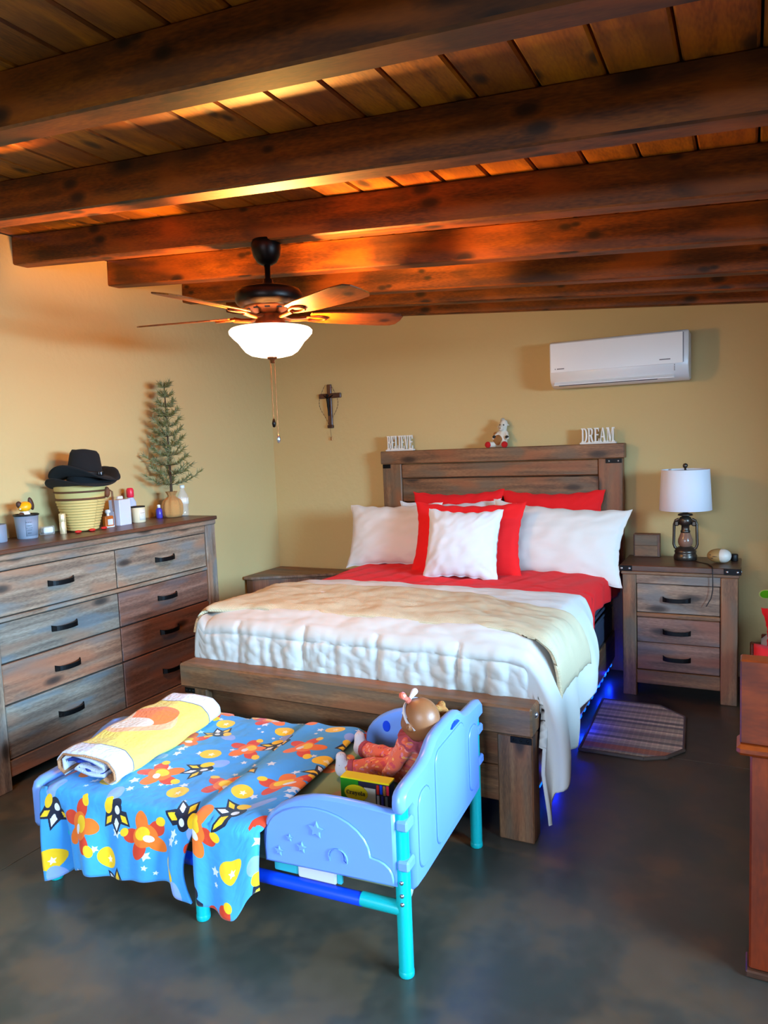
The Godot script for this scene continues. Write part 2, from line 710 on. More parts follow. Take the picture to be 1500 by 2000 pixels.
func fleece_print() -> Image:
	# stars, yellow balls, orange blossoms and navy leaves on sky blue; 1024 pixels are 0.84 m
	var im := Image.create(1024, 1024, false, Image.FORMAT_RGB8)
	im.fill(Color(0.24, 0.60, 0.88))
	var r := RandomNumberGenerator.new()
	r.seed = 7
	for i in 70:
		var c := Vector2(r.randf(), r.randf()) * 1024.0
		poly(im, star(c, r.randf_range(10, 25), r.randf() * TAU), Color(0.86, 0.88, 0.93))
	var white := Color(0.90, 0.90, 0.92)
	var orange := Color(0.95, 0.45, 0.08)
	var red := Color(0.86, 0.22, 0.05)
	var yellow := Color(0.98, 0.78, 0.06)
	var navy := Color(0.05, 0.06, 0.16)
	for i in 9:
		var c := Vector2(115.0 + 341.0 * (i % 3) + 90.0 * (i / 3), 80.0 + 341.0 * (i / 3))
		poly(im, oval(c, Vector2(50, 44), 0.3), yellow)
		poly(im, star(c + Vector2(-8, -6), 18, 0.2), Color(0.97, 0.92, 0.75))
	for i in 9:
		var c := Vector2(250.0 + 341.0 * (i % 3) + 130.0 * (i / 3), 190.0 + 341.0 * (i / 3))
		var t := -0.4 + 0.35 * (i * 5 % 6)
		var at := func(x: float, y: float) -> Vector2: return c + Vector2(x, y).rotated(t)
		for k in 5:  # petals
			var pa := TAU * k / 5.0 + 0.4
			poly(im, oval(at.call(cos(pa) * 66, sin(pa) * 56), Vector2(44, 30), t + pa), orange if k % 2 else red)
		poly(im, oval(at.call(0, 0), Vector2(56, 46), t), orange)
		poly(im, oval(at.call(6, 12), Vector2(34, 26), t), yellow)
		poly(im, oval(at.call(-12, -16), Vector2(22, 14), t + 0.5), white)
		poly(im, oval(at.call(92, 50), Vector2(22, 17), t), yellow)
		poly(im, oval(at.call(-96, 36), Vector2(24, 18), t), yellow)
	for i in 9:
		var c := Vector2(60.0 + 341.0 * (i % 3) + 170.0 * (i / 3), 290.0 + 341.0 * (i / 3))
		var t := 0.6 - 0.5 * (i * 5 % 6)
		var at := func(x: float, y: float) -> Vector2: return c + Vector2(x, y).rotated(t)
		poly(im, oval(at.call(-70, 20), Vector2(46, 30), t), Color(0.55, 0.66, 0.92))
		for k in 3:  # leaves
			var la := -0.5 + 0.75 * k
			var tip: Vector2 = at.call(cos(la) * 104, sin(la) * 104)
			var w := Vector2.from_angle(t + la).orthogonal() * 30.0
			var root: Vector2 = at.call(0, 0)
			poly(im, PackedVector2Array([root, root.lerp(tip, 0.45) + w, tip, root.lerp(tip, 0.45) - w]), navy)
			poly(im, PackedVector2Array([root.lerp(tip, 0.3), root.lerp(tip, 0.55) + w * 0.45, root.lerp(tip, 0.85), root.lerp(tip, 0.55) - w * 0.45]), yellow if k != 1 else white)
		poly(im, oval(at.call(0, 0), Vector2(36, 30), t), navy)
		poly(im, oval(at.call(-20, 34), Vector2(30, 20), t + 0.4), yellow)
		poly(im, oval(at.call(6, -6), Vector2(17, 12), t), white)
	return im


func towel_print() -> Image:
	# pale yellow with white ends ruled off by a grey line, an orange and a cream patch in the middle
	var im := Image.create(512, 512, false, Image.FORMAT_RGB8)
	im.fill(Color(0.93, 0.86, 0.36))
	im.fill_rect(Rect2i(0, 0, 66, 512), Color(0.86, 0.88, 0.96))
	im.fill_rect(Rect2i(446, 0, 66, 512), Color(0.86, 0.88, 0.96))
	im.fill_rect(Rect2i(66, 0, 4, 512), Color(0.36, 0.37, 0.45))
	im.fill_rect(Rect2i(442, 0, 4, 512), Color(0.36, 0.37, 0.45))
	poly(im, oval(Vector2(262, 300), Vector2(96, 160), 0.2), Color(0.95, 0.72, 0.52))
	poly(im, oval(Vector2(300, 285), Vector2(72, 120), 0.3), Color(0.93, 0.47, 0.16))
	poly(im, oval(Vector2(235, 330), Vector2(48, 110), 0.2), Color(0.90, 0.84, 0.78))
	poly(im, oval(Vector2(272, 395), Vector2(58, 34), 0.2), Color(0.92, 0.84, 0.74))
	return im


func sheet_print() -> Image:
	var im := Image.create(512, 512, false, Image.FORMAT_RGB8)
	im.fill(Color(0.52, 0.63, 0.44))
	var r := RandomNumberGenerator.new()
	r.seed = 3
	for i in 16:
		poly(im, oval(Vector2(r.randf(), r.randf()) * 512.0, Vector2(r.randf_range(30, 80), r.randf_range(20, 50)), r.randf() * 3.0), [Color(0.42, 0.56, 0.30), Color(0.60, 0.56, 0.48), Color(0.50, 0.62, 0.52)][i % 3])
	for i in 8:
		var c := Vector2(r.randf(), r.randf()) * 512.0
		poly(im, oval(c, Vector2(46, 28), r.randf() * 3.0), Color(0.92, 0.50, 0.12))
		poly(im, oval(c + Vector2(10, 8), Vector2(20, 14), 0.4), Color(0.95, 0.75, 0.30))
	for i in 10:
		var c := Vector2(r.randf(), r.randf()) * 512.0
		poly(im, oval(c, Vector2(26, 4), r.randf() * 3.0), Color(0.12, 0.12, 0.14))
	return im


func floral_print() -> Image:
	var im := Image.create(256, 256, false, Image.FORMAT_RGB8)
	im.fill(Color(0.88, 0.38, 0.26))
	var r := RandomNumberGenerator.new()
	r.seed = 11
	for i in 46:
		var c := Vector2(r.randf(), r.randf()) * 256.0
		poly(im, oval(c, Vector2(r.randf_range(8, 20), r.randf_range(6, 13)), r.randf() * 3.0), [Color(0.93, 0.55, 0.50), Color(0.80, 0.26, 0.30), Color(0.95, 0.62, 0.32), Color(0.86, 0.46, 0.52)][i % 4])
	return im


func stripe_print() -> Image:
	var im := Image.create(64, 512, false, Image.FORMAT_RGB8)
	var cols := [Color(0.78, 0.73, 0.62), Color(0.50, 0.47, 0.42), Color(0.88, 0.82, 0.71), Color(0.62, 0.57, 0.50), Color(0.90, 0.84, 0.71), Color(0.54, 0.51, 0.46), Color(0.74, 0.69, 0.58)]
	var r := RandomNumberGenerator.new()
	r.seed = 5
	var y := 0
	var k := 0
	while y < 512:
		var h := r.randi_range(8, 22)
		var c: Color = cols[k % cols.size()]
		if y > 425 and y < 470:
			c = Color(0.72, 0.44, 0.26)
		im.fill_rect(Rect2i(0, y, 64, h), c)
		y += h
		k += r.randi_range(1, 3)
	for yy in range(0, 512, 4):
		for x in range(0, 64, 8):
			im.fill_rect(Rect2i(x + (yy / 4 % 2) * 4, yy, 3, 2), im.get_pixel(0, yy).darkened(0.35))
	return im


# a label with rows of marks too small to read
func label_print(base: Color, ink: Color, rows: Array) -> Image:
	var im := Image.create(128, 128, false, Image.FORMAT_RGB8)
	im.fill(base)
	var r := RandomNumberGenerator.new()
	r.seed = 9
	for row in rows:
		var x: int = row[1]
		while x < row[2]:
			var w := r.randi_range(3, 9)
			im.fill_rect(Rect2i(x, row[0], mini(w, row[2] - x), row[3]), ink)
			x += w + 3
	return im


func make_materials() -> void:
	# wood
	var rustic := wood(21, 768, 384, Color(0.33, 0.26, 0.215), Color(0.50, 0.41, 0.34), Color(0.64, 0.55, 0.47), [Color(0.41, 0.42, 0.43), Color(0.58, 0.41, 0.31)], 0.7, 3, 0.8)
	wood_mat("rustic", rustic, Color(1, 0.95, 0.9), 0.55, Vector2(1.3, 0.5))
	wood_mat("rustic_pale", rustic, Color(1.0, 1.0, 0.98), 0.55, Vector2(1.1, 0.45))
	wood_mat("rustic_pink", rustic, Color(1.0, 0.86, 0.78), 0.55, Vector2(1.2, 0.45))
	wood_mat("rustic_gray", rustic, Color(0.86, 0.93, 0.97), 0.55, Vector2(1.2, 0.45))
	wood_mat("rustic_brown", rustic, Color(0.92, 0.76, 0.60), 0.5, Vector2(1.3, 0.5))
	wood_mat("rustic_dark", rustic, Color(0.70, 0.53, 0.44), 0.38, Vector2(1.3, 0.5))
	wood_mat("rustic_plum", rustic, Color(0.90, 0.76, 0.74), 0.5, Vector2(1.2, 0.45))
	var timber := wood(31, 1024, 256, Color(0.25, 0.12, 0.018), Color(0.47, 0.235, 0.012), Color(0.62, 0.345, 0.025), [Color(0.22, 0.115, 0.04), Color(0.66, 0.33, 0.03)], 0.6, 12, 0.75)
	wood_mat("timber", timber, Color(1, 1, 1), 0.55, Vector2(1.7, 0.42), 0.02)
	var deck := wood(41, 768, 256, Color(0.44, 0.24, 0.02), Color(0.68, 0.40, 0.018), Color(0.80, 0.52, 0.035), [Color(0.40, 0.21, 0.06), Color(0.74, 0.42, 0.08)], 0.5, 8, 0.7)
	wood_mat("deck", deck, Color(1, 1, 1), 0.55, Vector2(1.4, 0.5), 0.02)
	wood_mat("deck_dark", deck, Color(0.82, 0.78, 0.75), 0.55, Vector2(1.2, 0.5), 0.02)
	wood_mat("deck_red", deck, Color(1.0, 0.92, 0.85), 0.55, Vector2(1.5, 0.5), 0.02)
	wood_mat("pine", deck, Color(0.72, 0.45, 0.26), 0.4, Vector2(1.4, 0.6), 0.02)
	wood_mat("fan_blade", deck, Color(0.8, 0.7, 0.62), 0.4, Vector2(1.2, 0.5), 0.02)
	mat("roof_board", Color(0.10, 0.06, 0.03), 0.9)
	# walls and floor
	var n1 := noise(51, 0.02, 256, 256, 256, 256, 5)
	var wall := mat("wall", Color(0.78, 0.67, 0.455), 0.85)
	wall.heightmap_enabled = true
	wall.heightmap_texture = gray(n1, 256, 256)
	wall.heightmap_scale = 0.12
	wall.uv1_triplanar = true
	wall.uv1_scale = Vector3(3.2, 3.2, 3.2)
	M["wall"] = wall
	M["floor"] = concrete()
	# hardware
	mat("iron", Color(0.055, 0.055, 0.06), 0.45, 0.7)
	mat("steel", Color(0.75, 0.76, 0.78), 0.3, 1.0)
	mat("bronze", Color(0.11, 0.075, 0.055), 0.36, 0.75)
	mat("bronze_bright", Color(0.52, 0.30, 0.16), 0.3, 0.85)
	mat("lamp_metal", Color(0.32, 0.29, 0.26), 0.34, 0.8)
	mat("black", Color(0.03, 0.03, 0.035), 0.5)
	mat("dark_gap", Color(0.05, 0.035, 0.03), 0.9)
	# cloth
	var weave := weave_tex(64, 0)
	var knit := weave_tex(64, 1)
	var nub := gray(noise(61, 0.09, 256, 256, 256, 256, 3), 256, 256)
	cloth("red_cloth", Color(0.86, 0.012, 0.025), weave, 0.05, 0.03)
	cloth("white_cloth", Color(0.80, 0.80, 0.80), weave, 0.04, 0.02)
	cloth("ivory_cloth", Color(0.82, 0.79, 0.75), weave, 0.04, 0.02)
	cloth("comforter", Color(0.75, 0.73, 0.70), weave, 0.05, 0.02)
	cloth("throw", Color(0.80, 0.72, 0.58), knit, 0.05, 0.35)
	cloth("navy_cloth", Color(0.10, 0.13, 0.22), weave, 0.03, 0.03)
	cloth("shade", Color(0.90, 0.91, 0.93), weave, 0.02, 0.02, 0.8, 0.0)
	M["shade"].backlight_enabled = true
	M["shade"].backlight = Color(0.5, 0.5, 0.5)
	var fl := cloth("fleece", Color(1, 1, 1), nub, 0.84, 0.15)
	fl.albedo_texture = tex(fleece_print())
	var tw := cloth("towel", Color(1, 1, 1), nub, 1.0, 0.25)
	tw.albedo_texture = tex(towel_print())
	var sh := cloth("sheet", Color(1, 1, 1), weave, 0.5, 0.05)
	sh.albedo_texture = tex(sheet_print())
	var fp := cloth("floral", Color(1, 1, 1), nub, 0.11, 0.1)
	fp.albedo_texture = tex(floral_print())
	cloth("towel_lining", Color(0.72, 0.50, 0.34), nub, 0.3, 0.2)
	cloth("towel_white", Color(0.80, 0.84, 0.93), nub, 0.3, 0.2)
	cloth("towel_blue", Color(0.12, 0.22, 0.58), nub, 0.3, 0.2)
	cloth("pink_knit", Color(0.80, 0.32, 0.38), knit, 0.03, 0.1)
	cloth("sock", Color(0.85, 0.82, 0.84), knit, 0.03, 0.1)
	cloth("felt", Color(0.018, 0.024, 0.034), nub, 0.2, 0.05, 0.95, 0.2)
	cloth("burlap", Color(0.76, 0.56, 0.32), knit, 0.03, 0.2)
	cloth("plush_white", Color(0.86, 0.82, 0.74), nub, 0.08, 0.3)
	cloth("plush_tan", Color(0.74, 0.48, 0.22), nub, 0.08, 0.3)
	cloth("plush_red", Color(0.85, 0.04, 0.04), nub, 0.08, 0.2)
	cloth("teal_cloth", Color(0.16, 0.66, 0.70), weave, 0.04, 0.03)
	var rug := cloth("rug", Color(1, 1, 1), weave_tex(64, 2), 0.1, 0.2)
	rug.roughness = 0.95
	rug.albedo_texture = tex(stripe_print())
	cloth("rug_binding", Color(0.36, 0.31, 0.27), weave, 0.03, 0.05)
	# plastic and small things
	mat("bed_plastic", Color(0.44, 0.59, 0.88), 0.32)
	mat("teal_plastic", Color(0.02, 0.66, 0.66), 0.28)
	mat("blue_plastic", Color(0.03, 0.26, 0.86), 0.32)
	mat("white_plastic", Color(0.88, 0.89, 0.89), 0.25)
	mat("gray_print", Color(0.38, 0.38, 0.40), 0.5)
	mat("white_paint", Color(0.86, 0.84, 0.80), 0.5)
	mat("skin", Color(0.56, 0.34, 0.20), 0.42)
	mat("gold", Color(0.96, 0.88, 0.70), 0.3, 0.6)
	mat("wicker", Color(0.80, 0.69, 0.42), 0.7)
	mat("wicker_brown", Color(0.40, 0.22, 0.11), 0.7)
	mat("paper_white", Color(0.80, 0.80, 0.86), 0.6)
	mat("needle", Color(0.40, 0.42, 0.22), 0.7)
	mat("needle_pale", Color(0.50, 0.52, 0.38), 0.7)
	mat("bark", Color(0.24, 0.18, 0.11), 0.9)
	mat("leaf", Color(0.34, 0.62, 0.06), 0.4)
	mat("leaf_rim", Color(0.75, 0.72, 0.38), 0.4)
	mat("terracotta", Color(0.60, 0.32, 0.20), 0.8)
	mat("can_gray", Color(0.48, 0.52, 0.58), 0.5)
	mat("red_paint", Color(0.78, 0.10, 0.06), 0.5)
	mat("pink_plastic", Color(0.88, 0.16, 0.26), 0.35)
	mat("purple_glass", Color(0.26, 0.24, 0.66), 0.2)
	mat("yellow_paint", Color(0.95, 0.66, 0.04), 0.4)
	mat("brown_paint", Color(0.26, 0.13, 0.06), 0.6)
	mat("wax", Color(0.86, 0.80, 0.66), 0.5)
	mat("stone_tan", Color(0.62, 0.50, 0.30), 0.5)
	mat("stone_white", Color(0.85, 0.83, 0.78), 0.4)
	mat("globe", Color(0.52, 0.38, 0.31), 0.2)
	mat("crayon_green", Color(0.10, 0.52, 0.06), 0.45)
	mat("crayon_yellow", Color(0.95, 0.85, 0.02), 0.45)
	mat("crayon_dark", Color(0.13, 0.12, 0.22), 0.45)
	var glass := mat("clear_glass", Color(0.92, 0.95, 0.97, 0.16), 0.05)
	glass.transparency = BaseMaterial3D.TRANSPARENCY_ALPHA
	var amber := mat("amber", Color(0.72, 0.36, 0.05), 0.12)
	amber.clearcoat_enabled = true
	var pane := mat("pane", Color(0.9, 0.95, 1.0, 0.05), 0.02)
	pane.transparency = BaseMaterial3D.TRANSPARENCY_ALPHA
	var glow := mat("lamp_glow", Color(1.0, 0.95, 0.86), 0.4)
	glow.emission_enabled = true
	glow.emission = Color(1.0, 0.93, 0.80)
	glow.emission_energy_multiplier = 2.2
	var led := mat("led_glow", Color(0.1, 0.3, 1.0), 0.4)
	led.emission_enabled = true
	led.emission = Color(0.05, 0.42, 1.0)
	led.emission_energy_multiplier = 2.0
	var can := mat("can_label", Color(1, 1, 1), 0.5)
	can.albedo_texture = tex(label_print(Color(0.50, 0.54, 0.60), Color(0.20, 0.24, 0.28), [[30, 4, 60, 6], [52, 10, 58, 9], [70, 6, 62, 4], [84, 12, 56, 4], [104, 16, 50, 5]]))
	var cl := mat("paper_label", Color(1, 1, 1), 0.6)
	cl.albedo_texture = tex(label_print(Color(0.88, 0.86, 0.80), Color(0.45, 0.40, 0.34), [[40, 20, 100, 8], [62, 30, 92, 4], [80, 36, 88, 3]]))


func concrete() -> StandardMaterial3D:
	# polished, stained concrete: broad clouds, fine mottling
	var W := 1024
	var a := noise(71, 0.010, 512, 512, W, W, 5)
	var b := noise(72, 0.020, 512, 512, W, W, 4)
	var c := noise(73, 0.08, 512, 512, W, W, 4)
	var px := PackedByteArray()
	px.resize(W * W * 3)
	var ro := PackedByteArray()
	ro.resize(W * W)
	var k0 := Color(0.25, 0.232, 0.20)
	var k1 := Color(0.345, 0.315, 0.265)
	var brown := Color(0.395, 0.305, 0.22)
	var teal := Color(0.235, 0.245, 0.215)
	for i in W * W:
		var t := clampf((a[i] / 255.0 - 0.5) * 1.2 + 0.5 + (c[i] / 255.0 - 0.5) * 0.5, 0.0, 1.0)
		var col := k0.lerp(k1, t)
		var q := b[i] / 255.0
		col = col.lerp(brown, clampf((q - 0.55) * 3.0, 0.0, 0.55))
		col = col.lerp(teal, clampf((0.45 - q) * 3.0, 0.0, 0.6))
		px[i * 3] = int(col.r * 255.0)
		px[i * 3 + 1] = int(col.g * 255.0)
		px[i * 3 + 2] = int(col.b * 255.0)
		ro[i] = int(70.0 + 60.0 * t)
	var m := mat("floor", Color(1, 1, 1), 1.0)
	m.albedo_texture = tex(Image.create_from_data(W, W, false, Image.FORMAT_RGB8, px))
	m.roughness_texture = gray(ro, W, W)
	m.roughness_texture_channel = BaseMaterial3D.TEXTURE_CHANNEL_GRAYSCALE
	m.uv1_triplanar = true
	m.uv1_world_triplanar = true
	m.uv1_scale = Vector3(0.30, 0.30, 0.30)
	return m


# ---------------------------------------------------------------- the room

func ceil_y(x: float) -> float:
	return 2.629 - SL * x


func build_room() -> void:
	org = Vector3.ZERO
	# floor: four slabs of polished concrete with saw-cut joints between them
	var fl := Node3D.new()
	fl.name = "floor"
	fl.set_meta("kind", "structure")
	add_child(fl)
	boxed("floor_bed", Vector3(-0.2, -0.16, -0.2), Vector3(5.3, -0.02, 6.7), M.dark_gap, fl)
	for r in [[-0.15, 0.948, -0.15, 1.318], [0.952, 5.25, -0.15, 1.318], [-0.15, 0.948, 1.322, 6.6], [0.952, 5.25, 1.322, 6.6]]:
		boxed("floor_slab", Vector3(r[0], -0.02, r[2]), Vector3(r[1], 0.0, r[3]), M.floor, fl, 0.001)
	# walls
	var s := mk()
	prism(s, PackedVector2Array([Vector2(-0.15, 0), Vector2(5.25, 0), Vector2(5.25, ceil_y(5.25)), Vector2(-0.15, ceil_y(-0.15))]), -0.15, 0.0, Transform3D())
	struct(s, "wall_back", M.wall)
	s = mk()
	box2(s, Vector3(-0.15, 0, 0), Vector3(0, 2.625, 6.6), 0.0)
	struct(s, "wall_left", M.wall)
	s = mk()
	box2(s, Vector3(5.1, 0, 0), Vector3(5.25, 2.2, 2.05), 0.0)
	box2(s, Vector3(5.1, 0, 4.4), Vector3(5.25, 2.2, 6.6), 0.0)
	box2(s, Vector3(5.1, 0, 2.05), Vector3(5.25, 0.88, 4.4), 0.0)
	box2(s, Vector3(5.1, 1.95, 2.05), Vector3(5.25, 2.2, 4.4), 0.0)
	struct(s, "wall_right", M.wall)
	s = mk()
	box2(s, Vector3(-0.15, 0, 6.45), Vector3(1.7, 2.49, 6.6), 0.0)
	box2(s, Vector3(3.5, 0, 6.45), Vector3(5.1, 2.2, 6.6), 0.0)
	box2(s, Vector3(1.7, 2.15, 6.45), Vector3(3.5, 2.33, 6.6), 0.0)
	struct(s, "wall_front", M.wall)
	# the window and the glass door that let the daylight in
	var w := Node3D.new()
	w.name = "window_1"
	w.set_meta("kind", "structure")
	add_child(w)
	for z in [2.08, 3.22, 4.37]:
		boxed("window_frame", Vector3(5.14, 0.88, z - 0.03), Vector3(5.20, 1.95, z + 0.03), M.white_paint, w)
	for y in [0.91, 1.92]:
		boxed("window_frame", Vector3(5.14, y - 0.03, 2.11), Vector3(5.20, y + 0.03, 4.34), M.white_paint, w)
	for z in [[2.11, 3.19], [3.25, 4.34]]:
		boxed("pane", Vector3(5.166, 0.94, z[0]), Vector3(5.172, 1.89, z[1]), M.pane, w, 0.0)
	var d := Node3D.new()
	d.name = "door_1"
	d.set_meta("kind", "structure")
	add_child(d)
	for x in [1.74, 2.6, 3.46]:
		boxed("door_frame", Vector3(x - 0.04, 0, 6.50), Vector3(x + 0.04, 2.15, 6.55), M.white_paint, d)
	for y in [0.06, 2.11]:
		boxed("door_frame", Vector3(1.78, y - 0.04, 6.50), Vector3(3.42, y + 0.04, 6.55), M.white_paint, d)
	for x in [[1.78, 2.56], [2.64, 3.42]]:
		boxed("pane", Vector3(x[0], 0.10, 6.522), Vector3(x[1], 2.07, 6.528), M.pane, d, 0.0)
	# ceiling: planks that run from the back wall to the front, laid over the beams
	var tilt := Basis(Vector3(0, 0, 1), -atan(SL))
	var c := Node3D.new()
	c.name = "ceiling"
	c.set_meta("kind", "structure")
	add_child(c)
	s = mk()
	box(s, Vector3(2.55, ceil_y(2.55) + 0.07, 3.22), Vector3(5.46, 0.06, 6.8), 0.0, 0, tilt)
	fin(s, "roof_board", M.roof_board, c)
	for k in 30:
		s = mk()
		var x := 0.17 * k + 0.085
		box(s, Vector3(x, ceil_y(x) + 0.02, 3.22), Vector3(0.164, 0.04, 6.46), 0.006, 2, tilt)
		fin(s, "ceiling_plank", [M.deck, M.deck_dark, M.deck, M.deck_red][(k * 7 + k / 3) % 4], c)
	# beams
	var zs := [0.05, 0.494, 0.947, 1.575, 2.193, 2.81, 3.425, 4.04, 4.65, 5.27, 5.9]
	var says := ["dark timber ceiling beam laid against the back wall", "timber ceiling beam next to the one on the back wall", "third timber ceiling beam out from the back wall", "orange lit timber ceiling beam behind the fan stem",
		"timber ceiling beam that carries the fan canopy", "timber ceiling beam one bay in front of the fan", "broad near timber ceiling beam crossing the top corner"]
	for i in zs.size():
		org = Vector3(0, 0, zs[i])
		s = mk()
		var wd := 0.05 if i == 0 else 0.088
		box(s, Vector3(2.55, ceil_y(2.55) - 0.072, zs[i] - wd * 0.5), Vector3(5.12, 0.146, wd), 0.006, 0, tilt)
		var b := struct(s, "ceiling_beam", M.timber)
		if i < says.size():
			tag(b, says[i], "beam", "ceiling beams")
		else:
			tag(b, "timber ceiling beam overhead, out of the picture", "beam", "ceiling beams")
	org = Vector3.ZERO


# ---------------------------------------------------------------- the big furniture

func rivet(at: Vector3, r: float, parent: Node3D, m: Material, dir := Vector3(0, 0, 1)) -> void:
	var s := mk()
	var bs := Basis()
	if absf(dir.z) > 0.5:
		bs = Basis(Vector3.RIGHT, PI / 2.0)
	elif absf(dir.x) > 0.5:
		bs = Basis(Vector3(0, 0, 1), -PI / 2.0)
	lathe(s, [[r, 0.0], [r * 0.85, r * 0.35], [r * 0.45, r * 0.6], [0.0, r * 0.68]], at, 10, bs)
	fin(s, "rivet", m, parent)


func build_bed() -> void:
	var t := thing("bed_frame", "rustic brown wooden queen bed frame with tall plank headboard and low footboard", "bed", Vector3(1.85, 0, 1.2))
	var w: Material = M.rustic_brown
	# headboard
	var hb := Node3D.new()
	hb.name = "headboard"
	t.add_child(hb)
	for x in [[1.022, 1.168], [2.534, 2.680]]:
		boxed("post", Vector3(x[0], 0, 0.05), Vector3(x[1], 1.347, 0.118), w, hb, 0.004, 1)
	boxed("top_rail", Vector3(1.012, 1.347, 0.045), Vector3(2.692, 1.4386, 0.124), w, hb, 0.005)
	boxed("plank", Vector3(1.168, 1.245, 0.07), Vector3(2.534, 1.343, 0.108), M.rustic_brown, hb, 0.006)
	boxed("plank", Vector3(1.168, 1.075, 0.066), Vector3(2.534, 1.240, 0.098), M.rustic_dark if false else M.rustic_brown, hb, 0.005)
	for k in 4:
		boxed("plank", Vector3(1.168, 0.385 + 0.1725 * k, 0.066), Vector3(2.534, 0.5525 + 0.1725 * k, 0.098), w, hb, 0.005)
	boxed("backing", Vector3(1.16, 0.38, 0.052), Vector3(2.54, 1.34, 0.067), M.dark_gap, hb, 0.0)
	for x in [[1.026, 1.088], [2.578, 2.676]]:
		var br := Vector3((x[0] + x[1]) * 0.5, 1.330, 0.1205)
		boxed("bracket", Vector3(x[0], 1.317, 0.117), Vector3(x[1], 1.345, 0.1215), M.iron, hb, 0.001)
		for k in [-1.0, 1.0]:
			rivet(br + Vector3(k * (x[1] - x[0]) * 0.28, 0, 0.001), 0.006, hb, M.steel if x[0] > 2.0 else M.iron)
	# footboard
	var fb := Node3D.new()
	fb.name = "footboard"
	t.add_child(fb)
	boxed("top_rail", Vector3(1.018, 0.407, 2.168), Vector3(2.684, 0.517, 2.279), w, fb, 0.008)
	for x in [[1.04, 1.168], [2.548, 2.682]]:
		boxed("post", Vector3(x[0], 0, 2.185), Vector3(x[1], 0.407, 2.272), w, fb, 0.005, 1)
	for k in 2:
		boxed("plank", Vector3(1.168, 0.125 + 0.141 * k, 2.205), Vector3(2.548, 0.263 + 0.141 * k, 2.235), w, fb, 0.005)
	for x in [[1.042, 1.10], [2.600, 2.680]]:
		boxed("bracket", Vector3(x[0], 0.380, 2.271), Vector3(x[1], 0.405, 2.2755), M.iron, fb, 0.001)
		for k in [-1.0, 0.0, 1.0]:
			rivet(Vector3((x[0] + x[1]) * 0.5 + k * (x[1] - x[0]) * 0.32, 0.3925, 2.276), 0.005, fb, M.iron)
	rivet(Vector3(2.6845, 0.478, 2.225), 0.013, fb, M.steel, Vector3(1, 0, 0))
	# rails and legs
	for x in [[1.075, 1.10], [2.595, 2.622]]:
		boxed("side_rail", Vector3(x[0], 0.085, 0.118), Vector3(x[1], 0.262, 2.186), w, t, 0.004)
	for k in 9:
		boxed("slat", Vector3(1.10, 0.225, 0.25 + 0.23 * k), Vector3(2.595, 0.243, 0.33 + 0.23 * k), M.rustic_brown, t, 0.002)
	boxed("center_beam", Vector3(1.82, 0.165, 0.118), Vector3(1.88, 0.225, 2.205), w, t, 0.003)
	for z in [0.7, 1.6]:
		boxed("support_leg", Vector3(1.825, 0, z), Vector3(1.875, 0.165, z + 0.05), w, t, 0.003)
	var b := thing("box_spring", "dark navy box spring showing along the side of the bed", "box spring", Vector3(1.85, 0.243, 1.2))
	boxed("cover", Vector3(1.105, 0.245, 0.13), Vector3(2.612, 0.440, 2.15), M.navy_cloth, b, 0.03)
	for y in [0.256, 0.430]:
		var s := mk()
		tube(s, [Vector3(2.611, y, 0.16), Vector3(2.611, y, 2.12)], 0.007, 8)
		fin(s, "piping", M.navy_cloth, b)
	var m := thing("mattress", "thick mattress under the red blanket of the large bed", "mattress", Vector3(1.85, 0.44, 1.2))
	boxed("cover", Vector3(1.09, 0.442, 0.13), Vector3(2.615, 0.655, 2.13), M.navy_cloth, m, 0.05)
	var s2 := mk()
	tube(s2, [Vector3(2.612, 0.47, 0.18), Vector3(2.612, 0.47, 2.08)], 0.008, 8)
	fin(s2, "piping", M.navy_cloth, m)


# a flat bar bent into a shallow bow: a drawer pull along «dir», standing out along «out»
func pull(at: Vector3, dir: Vector3, out: Vector3, length: float, parent: Node3D) -> void:
	var s := mk()
	var up := Vector3.UP
	var n := 12
	var h := 0.011
	s.set_smooth_group(-1)
	var pt := func(k: int, yy: float, d: float) -> Vector3:
		var f := float(k) / n * 2.0 - 1.0
		var lift := 0.026 * sqrt(maxf(0.0, 1.0 - pow(absf(f), 3.0)))
		var e := 1.0 + 0.35 * pow(absf(f), 6.0)
		return at + dir * (f * length * 0.5) + out * (lift + d) + up * (yy * h * e - 0.004 * (1.0 - f * f))
	for k in n:
		for q in [[-1.0, 0.0, 1.0, 0.0], [-1.0, 0.007, 1.0, 0.007]]:
			quad(s, pt.call(k, q[0], q[1]), pt.call(k, q[2], q[3]), pt.call(k + 1, q[2], q[3]), pt.call(k + 1, q[0], q[1]), Vector2.ZERO, Vector2.ZERO, Vector2.ZERO, Vector2.ZERO, out if q[1] > 0.0 else -out)
		for y in [-1.0, 1.0]:
			quad(s, pt.call(k, y, 0.0), pt.call(k, y, 0.007), pt.call(k + 1, y, 0.007), pt.call(k + 1, y, 0.0), Vector2.ZERO, Vector2.ZERO, Vector2.ZERO, Vector2.ZERO, up * y)
	for k in [0, n]:
		quad(s, pt.call(k, -1.0, 0.0), pt.call(k, -1.0, 0.007), pt.call(k, 1.0, 0.007), pt.call(k, 1.0, 0.0), Vector2.ZERO, Vector2.ZERO, Vector2.ZERO, Vector2.ZERO, dir * (1.0 if k else -1.0))
	fin(s, "handle", M.iron, parent)


